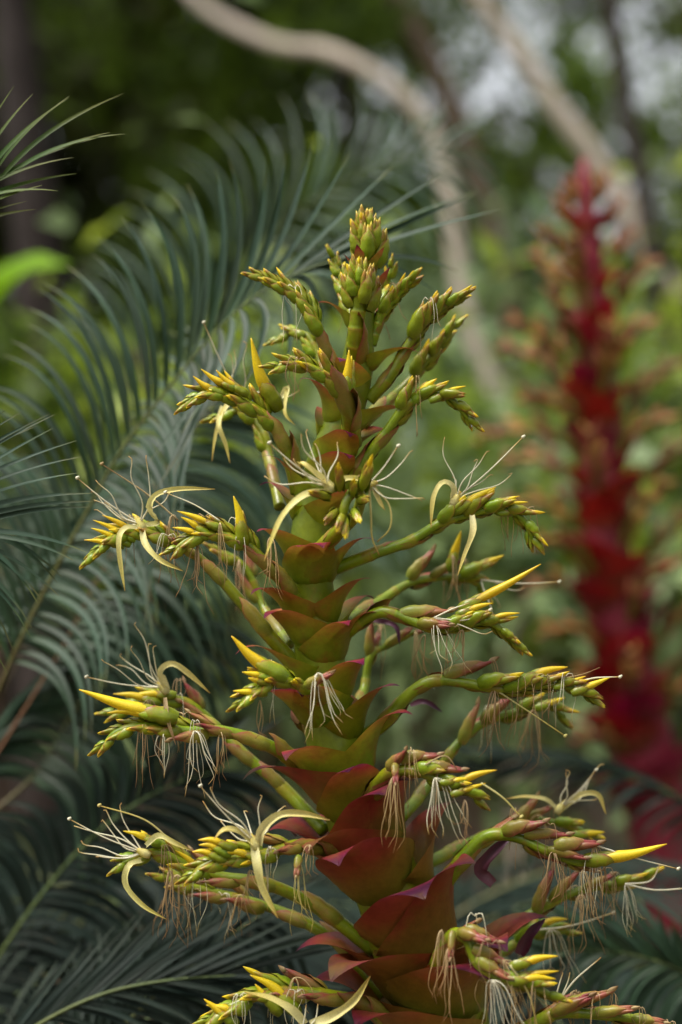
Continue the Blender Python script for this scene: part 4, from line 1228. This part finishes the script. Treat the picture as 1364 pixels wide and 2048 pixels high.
b32 = branch([(770, 1990, .03), (690, 1900, .05), (620, 1850, .05), (540, 1815, .06), (450, 1790, .06), (370, 1770, .06), (320, 1750, .06)], n=7, u0=.6, L=84, r0=17, r1=9, bl=190, az=(-1, .3), old=3)
hang_tuft(b32, 355, 1750, .04, 8, 150, -14, 'brown', 40)
hang_tuft(b32, 480, 1790, .04, 7, 80, -6, 'brown', 40)
b33 = branch([(800, 2070, -.04), (730, 2010, -.09), (660, 1992, -.11), (600, 1985, -.12), (540, 1985, -.13), (470, 2010, -.14), (410, 2045, -.14)], n=10, u0=.4, L=92, r0=18, r1=10, bl=190, az=(-.8, -.8), old=3)
cone(b33, (580, 2010), (500, 1950), -.14, -.15, 11, (4, -8))
cone(b33, (545, 2010), (510, 1968), -.145, -.15, 9)
cone(b33, (455, 2035), (408, 1998), -.145, -.15, 9)
cone(b33, (470, 2020), (412, 2010), -.145, -.15, 8)
strap(b33, [(610, 2050), (580, 2020, -.01), (540, 1998, -.01), (488, 1984, -.01)], -.17, 9)
strap(b33, [(620, 2050), (660, 2036, -.01), (705, 2004, -.01), (740, 1952, -.01)], -.17, 9)
strand(b33, [(606, 2050), (610, 2030), (612, 2010)], -.17, 'white', 2)
strand(b33, [(622, 2050), (632, 2035), (636, 2008)], -.17, 'white', 2)
hang_tuft(b33, 590, 1955, -.14, 6, 60, 0, 'brown', 34)

# extra bracts without a branch of their own in view
for z, a, L, m in ((985, -1.4, 120, 'bract'), (1062, -.9, 128, 'bract'), (1175, -1.9, 132, 'bract'), (1285, -2.3, 138, 'bract'), (1405, -1.0, 150, 'bract'), (1455, -2.1, 160, 'bract'), (1495, -.6, 165, 'bract'), (1545, -2.2, 180, 'bract'), (1120, -2.6, 130, 'bract'), (1235, -.4, 130, 'bract'), (1340, -1.0, 140, 'bract'), (1625, -1.2, 195, 'bract'), (1700, -.7, 230, 'bract_low'), (1800, -2.1, 240, 'bract_low'), (1890, -1.1, 250, 'bract_low'), (1990, -2.3, 260, 'bract_low'), (2050, -1.2, 270, 'bract_low'), (900, 2.4, 110, 'bract'), (1300, 2.2, 130, 'bract'), (1500, 1.8, 160, 'bract_low'), (1700, 2.4, 180, 'bract_low')):
    C, A = stem_at(CZ + (1024 - z) * S)
    stem_bract(spike, C, A, Vector((math.cos(a), math.sin(a), 0)), stem_radius(C.z), L * S, M[m], random.uniform(.55, .75), random.uniform(.7, 1.1), wrap=130 if m == 'bract_low' else 100)

# withered filaments left on the spent flowers
for br, c in WISP:
    mb = MB()
    for q in range(random.randint(3, 6)):
        L_ = random.uniform(35, 120) * S
        a_ = random.uniform(0, 6.28)
        h = Vector((math.cos(a_), math.sin(a_) * .6, 0))
        amp = random.uniform(6, 22) * S
        k1 = random.uniform(-1, 1)
        pts = [c, c + h * amp * .8 + Vector((0, 0, amp * .3)), c + h * amp * 1.3 - UP * L_ * .4, c + h * amp * (1 + k1) - UP * L_ * .8, c + h * amp * (1.2 + 1.6 * k1) - UP * L_]
        mb.tube(spline(pts, 14), [random.uniform(.6, 1.0) * S * (1 - .4 * i / 13) for i in range(14)], 4, r=random.random())
    mb.build("withered_filament", M[random.choice(('brown', 'brown', 'white'))], br, c)

# water drops
for (x, y, d, br) in ((690, 1058, -.235, b12), (370, 822, -.065, b9), (838, 1272, -.085, b15), (905, 1272, -.085, b15), (850, 1096, -.03, b13), (872, 1076, -.04, b13), (1050, 1040, -.05, b13), (838, 692, -.02, b6), (832, 840, -.05, b11), (790, 880, -.04, b11), (925, 870, -.055, b11), (640, 760, -.14, b8), (1000, 1395, -.05, b22), (870, 1380, -.04, b22), (440, 1484, -.08, b20), (240, 1500, -.09, b20), (1130, 1740, -.085, b25), (700, 930, -.03, b11)):
    mb = MB()
    c = P(x, y, d)
    if br is not b12:
        asp, arad = AXIS[br.name]
        i = min(range(len(asp)), key=lambda k: (asp[k].x - c.x) ** 2 + (asp[k].z - c.z) ** 2)
        c = asp[i] - UP * (arad[i] + 1.2 * S)
    mb.ball(c, random.uniform(1.8, 3.0) * S, stretch=1.3)
    mb.build("water_drop", M['drop'], br)

# rosette of leaves at its foot, below the frame
for q in range(14):
    a = q * 2.4
    h = Vector((math.cos(a), math.sin(a), 0))
    b0 = Vector((foot.x, foot.y, .05))
    mb = MB()
    mb.ribbon(spline([b0 + h * .05, b0 + h * .3 + Vector((0, 0, .35)), b0 + h * .6 + Vector((0, 0, .5)), b0 + h * .9 + Vector((0, 0, .42))], 12), [.05, .07, .075, .075, .072, .068, .062, .055, .045, .034, .02, .003], UP * .8 - h * .4, .3)
    mb.build("rosette_leaf", M['rosette'], spike)

# ------------------------------------------------------------------ the red spike behind
RD = 4.1
rk = RD / D
RST = [(1168, 318, 8), (1172, 420, 26), (1180, 520, 34), (1186, 640, 40), (1192, 760, 46), (1198, 880, 52), (1204, 1000, 58), (1214, 1120, 62), (1232, 1240, 66), (1256, 1360, 70), (1284, 1480, 76), (1316, 1620, 82), (1352, 1780, 88), (1392, 1960, 94)]
rp_ = [P(a, b_, RD - D) for a, b_, c in RST]
rfoot = Vector((rp_[-1].x + .15, RD, -.04))
red = thing("bromeliad", Vector((rfoot.x, rfoot.y, 0)), "crimson bromeliad flower spike with orange buds, blurred at the right", "flower spike")
rfull = spline(rp_ + [rfoot], 60)
mb = MB()
rz = [p.z for p in rp_] + [0]
rw_ = [c * S * rk * .82 for a, b_, c in RST] + [.12]


def red_r(z):
    for i in range(len(rz) - 1):
        if rz[i] >= z >= rz[i + 1]:
            f = (rz[i] - z) / (rz[i] - rz[i + 1])
            return rw_[i] + (rw_[i + 1] - rw_[i]) * f
    return rw_[0]


mb.tube(rfull, [red_r(p.z) for p in rfull], 14)
mb.build("stem", M['redstem'], red)
_rb = MB()
shell(_rb, .8, .19, 118, 0, 0); spindle(_rb, .05, 1.0, .15, 0)
RB = _rb.mesh("red_bud", [M['redbud']])


def red_branch(y0, tip, mid, a_, n=9, size=50):
    """tip and mid in photo pixels; a_ depth in metres of the tip relative to the stem"""
    y0 += 50 if y0 > 560 else 0
    i = min(range(len(rfull)), key=lambda k: abs(rfull[k].z - (CZ + (1024 - y0) * S * rk)))
    c = rfull[i]
    A = (rfull[max(0, i - 1)] - rfull[i + 1]).normalized()
    e = P(tip[0], tip[1], RD - D + a_)
    m_ = P(mid[0], mid[1], RD - D + a_ * .6)
    sp = spline([c, m_, e], 24)
    T = tangents(sp)
    mb = MB()
    mb.tube(sp, [(11 - 5 * k / 23) * S * rk * (.6 if y0 < 560 else 1) for k in range(24)], 7)
    br = mb.build("branch", M['redaxis'], red)
    for k in range(n):
        f = k / (n - 1)
        j = int((.46 + .52 * f) * 23)
        sd = Matrix.Rotation(k * 2.2, 3, T[j]) @ T[j].orthogonal().normalized()
        put("bud", RB, br, sp[j] + sd * .006, T[j] + sd * .45 + UP * .1, sd, size * (.62 if y0 < 560 else .84) * S * rk * (1.1 - .4 * f))
    R = (m_ - c); R.z = 0
    stem_bract(red, c - A * .03, A, R.normalized() if R.length > .001 else Vector((0, -1, 0)), red_r(c.z), (62 + (y0 - 400) * .06) * S * rk, M['redbract'], .6, .6)


for args in ((420, (1140, 360), (1150, 395), -.02), (420, (1205, 350), (1195, 395), -.02), (470, (1120, 395), (1145, 440), .02), (480, (1235, 400), (1215, 440), 0), (540, (1085, 455), (1130, 500), -.06), (545, (1262, 460), (1225, 505), -.03),
             (600, (1070, 505), (1125, 555), .06), (620, (1150, 470), (1160, 545), -.14), (640, (1310, 520), (1250, 570), .02), (690, (1105, 585), (1130, 640), -.15), (730, (1020, 640), (1100, 680), -.02), (760, (1300, 640), (1240, 690), -.06), (770, (1000, 690), (1080, 720), .08),
             (800, (1220, 650), (1215, 720), -.16), (840, (1050, 790), (1120, 810), -.1), (870, (1360, 720), (1270, 790), .04), (900, (960, 870), (1090, 860), -.02), (930, (1340, 830), (1260, 870), -.08), (960, (1010, 920), (1100, 920), .1), (1000, (1180, 860), (1190, 930), -.18),
             (1040, (1420, 850), (1290, 950), .02), (1060, (1010, 1010), (1110, 1010), -.05), (1100, (1330, 960), (1270, 1030), -.12), (1130, (1080, 1080), (1140, 1090), -.16), (1180, (1440, 980), (1310, 1090), .03), (1210, (1060, 1170), (1140, 1170), 0), (1250, (1350, 1120), (1280, 1180), -.14),
             (1300, (1090, 1260), (1170, 1260), -.1), (1340, (1430, 1160), (1330, 1260), 0), (1380, (1260, 1300), (1260, 1350), -.2), (1420, (1110, 1360), (1200, 1370), .02), (1470, (1450, 1300), (1350, 1380), -.06), (1540, (1160, 1470), (1230, 1480), -.1), (1600, (1480, 1450), (1380, 1520), 0)):
    red_branch(*args)
for z in range(470, 1640, 95):
    i = min(range(len(rfull)), key=lambda k: abs(rfull[k].z - (CZ + (1024 - z) * S * rk)))
    A = (rfull[max(0, i - 1)] - rfull[i + 1]).normalized()
    a = random.uniform(-2.9, -.2)
    stem_bract(red, rfull[i], A, Vector((math.cos(a), math.sin(a), 0)), red_r(rfull[i].z), (78 + (z - 400) * .07) * S * rk, M['redbract'], .5, .5)
print("buds", N_BUD[0], "objects", len(scene.objects), "tris", sum(len(o.data.polygons) * 2 for o in scene.objects if o.type == 'MESH'))
